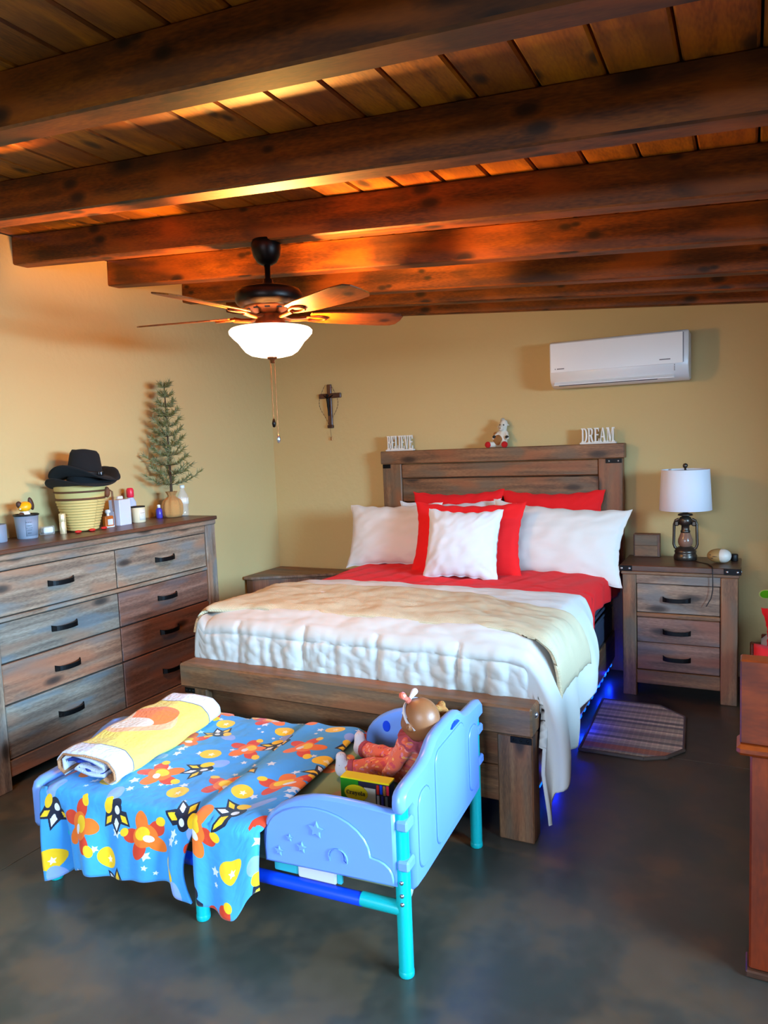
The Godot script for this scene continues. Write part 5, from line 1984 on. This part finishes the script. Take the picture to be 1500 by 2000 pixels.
func build_plush() -> void:
	var B := Vector3(1.89, 1.4386, 0.085)
	var t := thing("plush_toy", "small white and tan plush animal with red feet seated on the headboard", "plush toy", B)
	var s := mk()
	nets(s, B + Vector3(-0.11, -0.005, -0.07), B + Vector3(0.11, 0.20, 0.085), 0.0062, func(p: Vector3) -> float:
		var l := p - B
		var d := cap(l, Vector3(0.005, 0.040, -0.010), Vector3(0.020, 0.085, -0.012), 0.042, 0.032)
		d = smin(d, cap(l, Vector3(0.020, 0.105, -0.010), Vector3(0.026, 0.158, -0.012), 0.022, 0.026), 0.012)
		d = smin(d, cap(l, Vector3(0.022, 0.140, 0.0), Vector3(0.018, 0.124, 0.028), 0.020, 0.017), 0.010)
		d = smin(d, cap(l, Vector3(-0.020, 0.022, 0.0), Vector3(-0.062, 0.020, 0.045), 0.020, 0.018), 0.012)
		d = smin(d, cap(l, Vector3(0.030, 0.024, 0.0), Vector3(0.048, 0.018, 0.050), 0.020, 0.018), 0.012)
		d = smin(d, cap(l, Vector3(-0.010, 0.090, 0.0), Vector3(-0.034, 0.062, 0.026), 0.014, 0.012), 0.010)
		d = smin(d, cap(l, Vector3(0.046, 0.090, 0.0), Vector3(0.060, 0.060, 0.024), 0.014, 0.012), 0.010)
		d = smin(d, cap(l, Vector3(0.006, 0.150, -0.012), Vector3(-0.016, 0.136, -0.006), 0.009, 0.005), 0.006)
		d = smin(d, cap(l, Vector3(0.044, 0.150, -0.012), Vector3(0.066, 0.142, -0.006), 0.009, 0.005), 0.006)
		return d + 0.001 * sin(l.x * 300.0) * sin(l.y * 280.0))
	fin(s, "body", M.plush_white, t)
	for q in [[-0.006, 0.048, 0.016, 0.034, 0.036, 0.026, "plush_tan", "belly_patch"], [-0.026, 0.088, 0.006, 0.014, 0.016, 0.012, "plush_tan", "shoulder_patch"], [-0.028, 0.070, 0.030, 0.0125, 0.011, 0.012, "black", "paw"], [0.058, 0.066, 0.026, 0.0125, 0.011, 0.012, "black", "paw"],
			[-0.066, 0.020, 0.052, 0.021, 0.021, 0.017, "plush_red", "foot"], [0.050, 0.018, 0.058, 0.022, 0.021, 0.017, "plush_red", "foot"], [0.010, 0.146, 0.017, 0.005, 0.006, 0.005, "black", "eye"], [0.034, 0.146, 0.017, 0.005, 0.006, 0.005, "black", "eye"], [0.018, 0.126, 0.045, 0.006, 0.004, 0.004, "plush_tan", "nose"], [0.022, 0.183, -0.004, 0.014, 0.010, 0.012, "plush_white", "forelock"]]:
		s = mk()
		ball(s, B + Vector3(q[0], q[1], q[2]), Vector3(q[3], q[4], q[5]), Basis(), 14)
		fin(s, q[7], M[q[6]], t)


func build_dresser_things() -> void:
	var Y := 1.0917
	var s := mk()
	# straw hamper-like basket
	var Bk := Vector3(0.165, Y, 2.03)
	var t := thing("straw_basket", "cream coiled straw basket with brown bands, under the black hats", "basket", Bk)
	for k in 11:
		var f := k / 10.0
		var r := lerpf(0.074, 0.118, f)
		s = mk()
		var pts := []
		for j in 33:
			pts.append(Bk + Vector3(cos(TAU * j / 32.0) * r, 0.014 + f * 0.148, sin(TAU * j / 32.0) * r))
		tube(s, pts, 0.0088, 8, false)
		fin(s, "coil", M.wicker, t)
	s = mk()
	lathe(s, [[0.0, 0.004], [0.070, 0.004], [0.116, 0.165], [0.124, 0.185], [0.131, 0.240], [0.133, 0.252], [0.127, 0.252], [0.118, 0.185], [0.066, 0.012], [0.0, 0.012]], Bk, 36)
	fin(s, "wall", M.wicker, t)
	for y in [0.176, 0.214]:
		s = mk()
		var pts := []
		for j in 33:
			var r = 0.1235 + (y - 0.176) * 0.14
			pts.append(Bk + Vector3(cos(TAU * j / 32.0) * r, y, sin(TAU * j / 32.0) * r))
		tube(s, pts, 0.0052, 8, false)
		fin(s, "brown_band", M.wicker_brown, t)
	for q in [[0.17, 0.222], [0.195, 0.060], [0.215, 0.080], [0.18, 0.045]]:
		s = mk()
		var a := Bk + Vector3(0.10, 0.222, -0.095)
		tube(s, [a, a + Vector3(0.012, -0.02, -0.012 - q[1] * 0.05), a + Vector3(0.014, -0.05 - q[1], -0.010 - q[1] * 0.08)], 0.0022, 6)
		fin(s, "tie", M.wicker_brown, t)
	s = mk()
	ball(s, Bk + Vector3(0.106, 0.202, -0.085), Vector3(0.016, 0.030, 0.016))
	fin(s, "knot", M.wicker_brown, t)
	for q in [[0.100, 0.10], [0.112, 0.02], [0.105, -0.065]]:
		org = Bk + Vector3(q[0] - 0.02, 0.0, q[1])
		s = mk()
		ball(s, org + Vector3(0, 0.008, 0), Vector3(0.014, 0.008, 0.020))
		tag(fin(s, "red_pebble", M.red_paint), ["red pebble at the near foot of the straw basket", "red pebble in the middle below the straw basket", "red pebble at the far foot of the straw basket"][[0.10, 0.02, -0.065].find(q[1])], "pebble", "red pebbles at the basket")
	# two felt hats, one on the other
	for k in 2:
		var H: Vector3 = [Vector3(0.215, 1.352, 2.045), Vector3(0.212, 1.385, 2.030)][k]
		t = thing("felt_hat", ["lower black felt hat, squeezed under another on the straw basket", "upper black felt hat with a creased crown on top of the pile"][k], "hat", H)
		var tilt := Basis.from_euler(Vector3([0.10, -0.05][k], 0.2, [0.06, -0.02][k]))
		s = mk()
		var brim := func(u: float, v: float) -> Vector3:
			var a := u * TAU
			var r := lerpf(0.083, [0.195, 0.190][k], v)
			var curl := 0.055 * pow(absf(sin(a - [0.3, -0.15][k])), 2.4) * v * v - 0.022 * pow(absf(cos(a)), 2.0) * v
			return H + tilt * Vector3(cos(a) * r * 0.90, curl + 0.002, sin(a) * r * (1.10 - 0.10 * v))
		grid(s, 56, 8, brim, 0.005)
		fin(s, "brim", M.felt, t)
		s = mk()
		var crown := func(u: float, v: float) -> Vector3:
			var a := u * TAU
			var prof := [0.086, 0.085, 0.083, 0.081, 0.078, 0.075, 0.071, 0.060, 0.030, 0.001]
			var ys := [0.0, 0.02, 0.04, 0.06, 0.08, 0.10, 0.120, 0.137, 0.140, 0.138]
			var i := mini(int(v * 9.0), 8)
			var f := v * 9.0 - i
			var r: float = lerpf(prof[i], prof[i + 1], f)
			var y: float = lerpf(ys[i], ys[i + 1], f)
			var x := cos(a) * r * 0.92
			var z := sin(a) * r * 1.18
			y -= 0.030 * exp(-pow((x + 0.004) / 0.020, 2.0)) * smoothstep(0.6, 0.9, v) * smoothstep(0.09, -0.06, z * 0.6)
			y += 0.010 * sin(a) * smoothstep(0.5, 1.0, v)
			return H + tilt * Vector3(x, y * (1.0 if k == 1 else 0.35), z)
		grid(s, 48, 27, crown, 0.0)
		fin(s, "crown", M.felt, t)
		if k == 1:
			s = mk()
			var bd := func(u: float, v: float) -> Vector3:
				var a := u * TAU
				return H + tilt * Vector3(cos(a) * 0.0805, 0.004 + v * 0.022, sin(a) * 0.1028)
			grid(s, 48, 3, bd, 0.003)
			fin(s, "band", M.black, t)
			s = mk()
			box(s, H + tilt * Vector3(0.078, 0.015, -0.034), Vector3(0.006, 0.018, 0.026), 0.002, 2, tilt * Basis(Vector3.UP, 0.35))
			fin(s, "buckle", M.steel, t)
	# gray can with an ornament in it
	var K := Vector3(0.135, Y, 2.345)
	t = thing("planter_can", "gray tin can planter with a dark rim at the left of the dresser", "can", K)
	s = mk()
	lathe(s, [[0.0, 0.0], [0.046, 0.0], [0.048, 0.004], [0.057, 0.118], [0.052, 0.118], [0.050, 0.09], [0.0, 0.09]], K, 32)
	fin(s, "body", M.can_gray, t)
	s = mk()
	lathe(s, [[0.0565, 0.114], [0.0605, 0.116], [0.0610, 0.121], [0.0565, 0.124], [0.051, 0.121], [0.051, 0.112]], K, 32)
	fin(s, "rim", M.black, t)
	s = mk()
	var lab := func(u: float, v: float) -> Vector3:
		var a := 0.75 - u * 1.25
		var r := 0.0487 + 0.0078 * lerpf(0.12, 0.92, v)
		return K + Vector3(cos(a) * r, lerpf(0.014, 0.108, v), sin(a) * r)
	grid(s, 16, 2, lab, 0.0006, Vector2.ONE, func(u: float, v: float) -> Vector2: return Vector2(u, 1.0 - v))
	fin(s, "label", M.can_label, t)
	t = thing("ornament", "little yellow, brown and white ornament standing in the gray can", "ornament", K + Vector3(0, 0.105, 0))
	for q in [[0.0, 0.118, 0.005, 0.024, 0.028, 0.026, "white_plastic", "body"], [0.004, 0.160, 0.006, 0.030, 0.026, 0.034, "yellow_paint", "head"], [0.0, 0.172, -0.034, 0.010, 0.034, 0.014, "brown_paint", "ear"], [0.0, 0.172, 0.034, 0.012, 0.018, 0.014, "brown_paint", "ear"], [0.014, 0.122, 0.036, 0.010, 0.012, 0.016, "brown_paint", "arm"]]:
		s = mk()
		ball(s, K + Vector3(q[0], q[1], q[2]), Vector3(q[3], q[4], q[5]), Basis(Vector3.RIGHT, 0.25), 16)
		fin(s, q[7], M[q[6]], t)
	s = mk()
	var ring := []
	for j in 13:
		ring.append(K + Vector3(0.012, 0.128 + 0.024 * sin(PI * 0.4 + PI * 1.3 * j / 12.0), 0.036 + 0.018 * cos(PI * 0.4 + PI * 1.3 * j / 12.0)))
	tube(s, ring, 0.004, 8)
	fin(s, "tail", M.white_plastic, t)
	# another can, cut by the left edge
	var K2 := Vector3(0.11, Y, 2.50)
	t = thing("tin_can", "gray tin can cut off by the left edge of the picture", "can", K2)
	s = mk()
	lathe(s, [[0.0, 0.0], [0.048, 0.0], [0.050, 0.004], [0.050, 0.085], [0.046, 0.088], [0.044, 0.080], [0.0, 0.078]], K2, 28)
	fin(s, "body", M.can_gray, t)
	s = mk()
	tube(s, [K2 + Vector3(0, 0.075, 0), K2 + Vector3(0.0, 0.185, -0.012), K2 + Vector3(0.0, 0.196, -0.022)], [0.004, 0.003, 0.002], 8)
	fin(s, "stem", M.black, t)
	# small things along the front edge
	var G := Vector3(0.115, Y, 2.215)
	t = thing("glass_box", "small clear glass box with a white insert, beside the gold tube", "box", G)
	boxed("glass", G + Vector3(-0.022, 0.0, -0.034), G + Vector3(0.022, 0.046, 0.034), M.clear_glass, t, 0.006)
	boxed("insert", G + Vector3(-0.016, 0.010, -0.028), G + Vector3(0.016, 0.040, 0.028), M.white_plastic, t, 0.005)
	G = Vector3(0.175, Y, 2.165)
	t = thing("gold_tube", "shiny pale gold tube standing in front of the basket", "tube", G)
	s = mk()
	lathe(s, [[0.0, 0.0], [0.0155, 0.0], [0.0165, 0.002], [0.0165, 0.060], [0.0155, 0.062], [0.0155, 0.064], [0.0165, 0.066], [0.0165, 0.104], [0.0145, 0.107], [0.0, 0.107]], G, 24)
	fin(s, "body", M.gold, t)
	G = Vector3(0.192, Y, 1.880)
	t = thing("perfume_bottle", "square amber perfume bottle with a white label and clear stopper", "perfume bottle", G)
	boxed("flask", G + Vector3(-0.014, 0.0, -0.030), G + Vector3(0.014, 0.064, 0.030), M.amber, t, 0.005)
	boxed("label", G + Vector3(0.0138, 0.014, -0.020), G + Vector3(0.0150, 0.046, 0.016), M.paper_white, t, 0.0)
	s = mk()
	lathe(s, [[0.0, 0.062], [0.008, 0.062], [0.008, 0.074], [0.006, 0.076], [0.014, 0.080], [0.016, 0.088], [0.012, 0.098], [0.0, 0.100]], G, 16)
	fin(s, "stopper", M.white_plastic, t)
	boxed("foot", G + Vector3(-0.0145, 0.0, -0.031), G + Vector3(0.0148, 0.008, 0.031), M.white_plastic, t, 0.002)
	G = Vector3(0.165, Y, 1.765)
	t = thing("white_carton", "tall plain white carton between the perfume and the jar candle", "carton", G)
	s = mk()
	box(s, G + Vector3(0, 0.073, 0), Vector3(0.075, 0.146, 0.095), 0.002, 1, Basis(Vector3.UP, 0.12))
	fin(s, "carton", M.paper_white, t)
	G = Vector3(0.170, Y, 1.635)
	t = thing("jar_candle", "cream jar candle with a paper label and dark lid rim", "candle", G)
	s = mk()
	lathe(s, [[0.0, 0.0], [0.037, 0.0], [0.040, 0.004], [0.040, 0.090], [0.036, 0.094], [0.034, 0.084], [0.0, 0.080]], G, 30)
	fin(s, "jar", M.wax, t)
	s = mk()
	lathe(s, [[0.0395, 0.088], [0.0415, 0.089], [0.0415, 0.095], [0.0360, 0.096], [0.0350, 0.090]], G, 30)
	fin(s, "rim", M.black, t)
	s = mk()
	var lb := func(u: float, v: float) -> Vector3:
		var a := 0.62 - u * 1.15
		return G + Vector3(cos(a) * 0.0405, lerpf(0.014, 0.078, v), sin(a) * 0.0405)
	grid(s, 14, 2, lb, 0.0006, Vector2.ONE, func(u: float, v: float) -> Vector2: return Vector2(u, 1.0 - v))
	fin(s, "label", M.paper_label, t)
	G = Vector3(0.085, Y, 1.605)
	t = thing("pink_topped_bottle", "clear bottle with a pink cap standing behind the jar candle", "bottle", G)
	s = mk()
	lathe(s, [[0.0, 0.0], [0.028, 0.0], [0.031, 0.006], [0.031, 0.115], [0.020, 0.138], [0.014, 0.146], [0.0, 0.146]], G, 22)
	fin(s, "flask", M.towel_white, t)
	s = mk()
	lathe(s, [[0.0, 0.144], [0.018, 0.144], [0.022, 0.150], [0.022, 0.188], [0.016, 0.200], [0.0, 0.202]], G, 20)
	fin(s, "cap", M.pink_plastic, t)
	G = Vector3(0.095, Y, 1.690)
	t = thing("spray_bottle", "small pale bottle with a white spout beside the pink capped bottle", "bottle", G)
	s = mk()
	lathe(s, [[0.0, 0.0], [0.022, 0.0], [0.024, 0.005], [0.024, 0.110], [0.012, 0.125], [0.010, 0.140], [0.0, 0.140]], G, 20)
	fin(s, "flask", M.can_gray, t)
	boxed("spout", G + Vector3(-0.008, 0.138, -0.012), G + Vector3(0.010, 0.160, 0.028), M.white_plastic, t, 0.004)
	G = Vector3(0.115, Y, 1.410)
	t = thing("purple_bottle", "small purple bottle with a white cap left of the little tree", "bottle", G)
	s = mk()
	lathe(s, [[0.0, 0.0], [0.018, 0.0], [0.020, 0.004], [0.020, 0.052], [0.010, 0.064], [0.0, 0.064]], G, 18)
	fin(s, "flask", M.purple_glass, t)
	s = mk()
	lathe(s, [[0.0, 0.062], [0.010, 0.062], [0.010, 0.082], [0.0, 0.084]], G, 16)
	fin(s, "cap", M.white_plastic, t)
	# water bottle
	G = Vector3(0.190, Y, 1.275)
	t = thing("water_bottle", "clear plastic water bottle with a white cap right of the little tree", "bottle", G)
	s = mk()
	lathe(s, [[0.0, 0.0], [0.028, 0.0], [0.033, 0.006], [0.034, 0.02], [0.031, 0.03], [0.034, 0.04], [0.031, 0.055], [0.034, 0.07], [0.034, 0.115], [0.031, 0.130], [0.016, 0.160], [0.0125, 0.166], [0.0125, 0.180], [0.0, 0.180]], G, 24)
	fin(s, "flask", M.clear_glass, t)
	s = mk()
	lathe(s, [[0.0, 0.176], [0.015, 0.176], [0.015, 0.192], [0.013, 0.194], [0.0, 0.194]], G, 18)
	fin(s, "cap", M.white_plastic, t)
	s = mk()
	var wl := func(u: float, v: float) -> Vector3:
		var a := u * TAU
		return G + Vector3(cos(a) * 0.0346, lerpf(0.076, 0.116, v), sin(a) * 0.0346)
	grid(s, 30, 2, wl, 0.0005, Vector2(1, 1))
	fin(s, "label", M.pink_knit if false else M.paper_label, t)
	build_tree()


func build_tree() -> void:
	var T := Vector3(0.165, 1.0917, 1.345)
	var t := thing("tabletop_tree", "slim frosted green artificial pine tree in a burlap wrapped base on the dresser", "tree", T)
	var s := mk()
	var f := func(u: float, v: float) -> Vector3:
		var a := u * TAU
		var prof := [0.001, 0.050, 0.060, 0.064, 0.062, 0.052, 0.030, 0.022, 0.030, 0.036]
		var ys := [0.002, 0.002, 0.015, 0.045, 0.080, 0.105, 0.122, 0.132, 0.150, 0.160]
		var i := mini(int(v * 9.0), 8)
		var q := v * 9.0 - i
		var r: float = lerpf(prof[i], prof[i + 1], q)
		var y: float = lerpf(ys[i], ys[i + 1], q)
		r *= 1.0 + 0.07 * sin(a * 9.0) * clampf(v * 2.0, 0, 1)
		return T + Vector3(cos(a) * r, y, sin(a) * r)
	grid(s, 54, 27, f, 0.0, Vector2(0.35, 0.16))
	fin(s, "burlap_base", M.burlap, t)
	s = mk()
	tube(s, [T + Vector3(0, 0.13, 0), T + Vector3(0.004, 0.45, 0.004), T + Vector3(0, 0.82, 0)], [0.009, 0.006, 0.003], 8)
	fin(s, "trunk", M.bark, t)
	var r2 := RandomNumberGenerator.new()
	r2.seed = 77
	var twig := mk()
	var nd := [mk(), mk()]
	var needle := func(st: SurfaceTool, at: Vector3, d: Vector3, len: float, w: float) -> void:
		var x := d.cross(Vector3(0.3, 0.9, 0.2)).normalized() * w
		var y := d.cross(x).normalized() * w
		st.set_smooth_group(-1)
		var tip := at + d * len
		for q in [[x, -x * 0.5 + y * 0.87], [-x * 0.5 + y * 0.87, -x * 0.5 - y * 0.87], [-x * 0.5 - y * 0.87, x]]:
			tri(st, at + q[0], at + q[1], tip, Vector2.ZERO, Vector2.ZERO, Vector2.ZERO, q[0] + q[1])
	for lv in 11:
		var h := 0.20 + 0.60 * lv / 10.0
		var reach := lerpf(0.175, 0.035, pow(lv / 10.0, 0.85))
		var n := 6 if lv < 8 else 4
		for k in n:
			var a := TAU * (k + 0.5 * (lv % 2)) / n + r2.randf_range(-0.35, 0.35)
			var rr := reach * r2.randf_range(0.75, 1.1)
			var out := Vector3(cos(a), 0, sin(a))
			var room := 0.15 if out.x < -0.2 else 1.0
			if out.x < 0.0:
				rr = minf(rr, 0.135 / maxf(-out.x, 0.3))
			var p0 := T + Vector3(0, h, 0)
			var p1 := p0 + out * rr * 0.5 + Vector3(0, rr * 0.10, 0)
			var p2 := p0 + out * rr + Vector3(0, rr * (0.42 + 0.3 * lv / 10.0), 0)
			tube(twig, [p0, p1, p2], [0.0026, 0.0019, 0.0010], 5)
			for j in 46:
				var q := 0.16 + 0.84 * j / 45.0
				var at := p0.lerp(p1, q * 2.0) if q < 0.5 else p1.lerp(p2, q * 2.0 - 1.0)
				var dir := (p2 - p1).normalized()
				var side := Vector3(r2.randfn(), r2.randfn(), r2.randfn()).normalized()
				needle.call(nd[r2.randi() % 2], at, (dir * 0.9 + side * 0.85).normalized(), r2.randf_range(0.024, 0.046), 0.0032)
	for j in 46:
		var at := T + Vector3(0, 0.74 + 0.0019 * j, 0)
		needle.call(nd[j % 2], at, (Vector3.UP * 1.1 + Vector3(r2.randfn(), 0, r2.randfn()).normalized() * 0.8).normalized(), 0.030, 0.0015)
	fin(twig, "branches", M.bark, t)
	for k in 2:
		var o := fin(nd[k], "needles", [M.needle, M.needle_pale][k], t)
		o.set_meta("kind", "stuff")


func build_nightstand_things() -> void:
	var Y := 0.7562
	var L := Vector3(3.050, Y, 0.292)
	var t := thing("table_lamp", "table lamp shaped like an old lantern with a white drum shade", "lamp", L)
	var s := mk()
	lathe(s, [[0.0, 0.0], [0.058, 0.0], [0.062, 0.004], [0.063, 0.026], [0.058, 0.034], [0.057, 0.042], [0.060, 0.048], [0.056, 0.058], [0.044, 0.070], [0.036, 0.078], [0.0, 0.078]], L, 32)
	fin(s, "base", M.lamp_metal, t)
	s = mk()
	lathe(s, [[0.026, 0.076], [0.036, 0.086], [0.041, 0.102], [0.040, 0.118], [0.032, 0.140], [0.026, 0.156], [0.024, 0.164], [0.0, 0.164]], L, 28)
	fin(s, "globe", M.globe, t)
	s = mk()
	lathe(s, [[0.0, 0.158], [0.026, 0.158], [0.027, 0.168], [0.022, 0.174], [0.022, 0.200], [0.034, 0.204], [0.036, 0.232], [0.030, 0.246], [0.016, 0.252], [0.0, 0.252]], L, 28)
	fin(s, "burner", M.lamp_metal, t)
	s = mk()
	lathe(s, [[0.0, 0.252], [0.020, 0.252], [0.042, 0.258], [0.038, 0.266], [0.016, 0.272], [0.010, 0.280], [0.010, 0.340], [0.0, 0.340]], L, 24)
	fin(s, "cap", M.lamp_metal, t)
	for e in [-1.0, 1.0]:
		s = mk()
		tube(s, [L + Vector3(e * 0.040, 0.062, 0), L + Vector3(e * 0.056, 0.070, 0), L + Vector3(e * 0.063, 0.090, 0), L + Vector3(e * 0.061, 0.150, 0), L + Vector3(e * 0.060, 0.205, 0), L + Vector3(e * 0.052, 0.228, 0), L + Vector3(e * 0.034, 0.236, 0)], 0.008, 10)
		fin(s, "side_tube", M.lamp_metal, t)
		boxed("tube_sleeve", L + Vector3(e * 0.046 - 0.013, 0.196, -0.014), L + Vector3(e * 0.046 + 0.013, 0.226, 0.014), M.lamp_metal, t, 0.006)
	s = mk()
	lathe(s, [[0.1395, 0.290], [0.1405, 0.289], [0.1415, 0.290], [0.1295, 0.521], [0.1285, 0.522], [0.1275, 0.521], [0.1395, 0.290]], L, 48)
	fin(s, "shade", M.shade, t)
	s = mk()
	for k in 3:
		var a := TAU * k / 3.0 + 0.4
		tube(s, [L + Vector3(0, 0.516, 0), L + Vector3(cos(a) * 0.128, 0.518, sin(a) * 0.128)], 0.002, 6)
	tube(s, [L + Vector3(0, 0.335, 0), L + Vector3(0, 0.520, 0)], 0.004, 8)
	fin(s, "harp", M.lamp_metal, t)
	s = mk()
	lathe(s, [[0.0, 0.516], [0.006, 0.518], [0.005, 0.528], [0.012, 0.534], [0.014, 0.543], [0.011, 0.553], [0.0, 0.557]], L, 18)
	fin(s, "finial", M.lamp_metal, t)
	# wooden box
	var B := Vector3(2.832, Y, 0.215)
	t = thing("wooden_box", "small upright brown wooden box behind the long white pillow", "box", B)
	boxed("carcass", B + Vector3(-0.075, 0, -0.030), B + Vector3(0.075, 0.138, 0.026), M.rustic_dark, t, 0.003)
	boxed("front_slat", B + Vector3(-0.068, 0.006, 0.026), B + Vector3(0.060, 0.068, 0.032), M.rustic_brown, t, 0.002)
	boxed("front_slat", B + Vector3(-0.068, 0.070, 0.026), B + Vector3(0.060, 0.132, 0.032), M.rustic_brown, t, 0.002)
	# stone and a dark cap
	var G := Vector3(3.228, Y + 0.040, 0.365)
	t = thing("polished_stone", "egg-shaped tan and white polished stone at the nightstand edge", "stone", G - Vector3(0, 0.040, 0))
	var rot := Basis.from_euler(Vector3(0.0, -0.15, 0.0))
	s = mk()
	ball(s, G, Vector3(0.062, 0.039, 0.045), rot, 26)
	fin(s, "stone", M.stone_tan, t)
	s = mk()
	ball(s, G + rot * Vector3(0.022, 0.001, 0.003), Vector3(0.0430, 0.0385, 0.0440), rot, 22)
	fin(s, "white_end", M.stone_white, t)
	for q in [[-0.030, 0.008, 0.034], [-0.012, 0.0, 0.0425], [-0.022, -0.010, 0.038]]:
		s = mk()
		box(s, G + rot * Vector3(q[0], q[1], q[2]), Vector3(0.026, 0.004, 0.004), 0.001, 0, rot)
		fin(s, "vein", M.brown_paint, t)
	G = Vector3(3.305, Y, 0.285)
	t = thing("black_cap", "small round black container at the back corner of the nightstand", "container", G)
	s = mk()
	lathe(s, [[0.0, 0.0], [0.017, 0.0], [0.019, 0.003], [0.019, 0.036], [0.016, 0.040], [0.0, 0.040]], G, 20)
	fin(s, "body", M.black, t)
	# lamp cord and charger cable
	org = Vector3(3.10, Y, 0.33)
	s = mk()
	tube(s, [Vector3(3.085, Y + 0.004, 0.335), Vector3(3.12, Y + 0.003, 0.375), Vector3(3.175, Y + 0.003, 0.43), Vector3(3.20, Y + 0.003, 0.52), Vector3(3.203, Y - 0.002, 0.549), Vector3(3.204, Y - 0.03, 0.552), Vector3(3.205, 0.64, 0.548), Vector3(3.196, 0.59, 0.547), Vector3(3.172, 0.545, 0.549)], 0.0024, 7)
	tag(fin(s, "charging_cable", M.black), "thin black cable running over the nightstand top and down its drawers", "cable")
	# the leafy plant whose leaf shows at the right edge
	var S := Vector3(3.72, 0, 0.16)
	t = thing("plant_stand", "slim wooden plant stand beyond the right edge of the picture", "stand", S)
	s = mk()
	lathe(s, [[0.0, 0.62], [0.13, 0.62], [0.135, 0.626], [0.135, 0.638], [0.13, 0.644], [0.0, 0.644]], S, 28)
	fin(s, "top", M.rustic_brown, t)
	for k in 3:
		var a := TAU * k / 3.0
		rod("leg", S + Vector3(cos(a) * 0.10, 0.0, sin(a) * 0.10), S + Vector3(cos(a) * 0.07, 0.622, sin(a) * 0.07), 0.011, M.rustic_brown, t)
	var Q := Vector3(3.72, 0.644, 0.16)
	t = thing("potted_plant", "trailing green plant with pale leaf edges, one leaf showing at the right edge", "plant", Q)
	s = mk()
	lathe(s, [[0.0, 0.0], [0.062, 0.0], [0.066, 0.004], [0.085, 0.115], [0.090, 0.118], [0.090, 0.135], [0.080, 0.135], [0.076, 0.115], [0.0, 0.112]], Q, 26)
	fin(s, "pot", M.terracotta, t)
	var r3 := RandomNumberGenerator.new()
	r3.seed = 5
	for k in 11:
		var a := PI + (k - 5) * 0.42 if k else PI
		var d := Vector3(absf(cos(a)), 0, sin(a)).normalized()
		var len := r3.randf_range(0.10, 0.22)
		var end := Q + Vector3(0, 0.13, 0) + d * len + Vector3(0, r3.randf_range(-0.08, 0.10), 0)
		if k == 0:
			end = Vector3(3.505, 0.602, 0.42)
			d = Vector3(-0.98, 0.05, 0.10).normalized()
		s = mk()
		tube(s, [Q + Vector3(0, 0.11, 0), (Q + Vector3(0, 0.20, 0)).lerp(end, 0.5), end], 0.0025, 6)
		var st := fin(s, "stem", M.leaf, t)
		var x := d
		var y := Vector3(0, 0.80, 0.60)
		y = (y - x * y.dot(x)).normalized()
		for lay in 2:
			var o := PackedVector2Array()
			var g := 1.0 if lay == 0 else 0.86
			for j in 20:
				var f := TAU * j / 20.0
				var w := sin(f) * 0.034 * (1.0 - 0.35 * cos(f)) * g
				o.append(Vector2(0.034 - cos(f) * 0.045 * g, w))
			s = mk()
			prism(s, o, -0.0006 - 0.0007 * lay, 0.0006 + 0.0007 * lay, Transform3D(Basis(x, y, x.cross(y)), end), 0.0)
			fin(s, "leaf", M.leaf if lay else M.leaf_rim, st)
	org = Vector3.ZERO


func build_floor_things() -> void:
	# mat: half an octagon, striped across
	var R := Vector3(2.87, 0.0, 1.04)
	var t := thing("striped_rug", "small striped brown and gray mat with cut corners beside the bed", "rug", R)
	var o := PackedVector2Array([Vector2(2.648, 0.690), Vector2(2.952, 0.690), Vector2(3.086, 0.815), Vector2(3.112, 1.235), Vector2(3.045, 1.345), Vector2(2.952, 1.397), Vector2(2.664, 1.397)])
	var flat := Transform3D(Basis(Vector3(1, 0, 0), Vector3(0, 0, 1), Vector3(0, 1, 0)), Vector3.ZERO)
	var s := mk()
	s.set_smooth_group(-1)
	var mid := Vector3(2.87, 0.012, 1.04)
	for i in o.size():
		var a := o[i]
		var b := o[(i + 1) % o.size()]
		var f := func(p: Vector2) -> Vector2: return Vector2(p.x, (p.y - 0.69) / 0.71) * Vector2(0.25, 0.1)
		tri(s, mid, Vector3(a.x, 0.012, a.y), Vector3(b.x, 0.012, b.y), f.call(Vector2(mid.x, mid.z)), f.call(a), f.call(b), Vector3.UP)
		quad(s, Vector3(a.x, 0.012, a.y), Vector3(b.x, 0.012, b.y), Vector3(b.x, 0.0, b.y), Vector3(a.x, 0.0, a.y), f.call(a), f.call(b), f.call(b), f.call(a), Vector3(a.x + b.x, 0, a.y + b.y) * 0.5 - Vector3(mid.x, 0, mid.z))
	fin(s, "weave", M.rug, t)
	s = mk()
	var pts := []
	for p in o:
		pts.append(Vector3(p.x, 0.008, p.y))
	pts.append(pts[0])
	for i in pts.size() - 1:
		tube(s, [pts[i], pts[i + 1]], 0.0085, 8)
	fin(s, "binding", M.rug_binding, t)
	# blue light strip under the side rail
	t = thing("led_strip", "glowing blue light strip fixed under the side of the large bed", "light strip", Vector3(2.59, 0.06, 1.2))
	boxed("strip", Vector3(2.590, 0.074, 0.16), Vector3(2.620, 0.084, 2.15), M.white_plastic, t, 0.001)
	for k in 20:
		boxed("light", Vector3(2.592, 0.058, 0.21 + 0.10 * k), Vector3(2.618, 0.074, 0.245 + 0.10 * k), M.led_glow, t, 0.001)
	for z in [0.36, 0.62, 1.15, 1.75]:
		omni("led_light", Vector3(2.626, 0.050, z) - org, Color(0.02, 0.14, 1.0), 0.02, 0.01, t)
	org = Vector3.ZERO
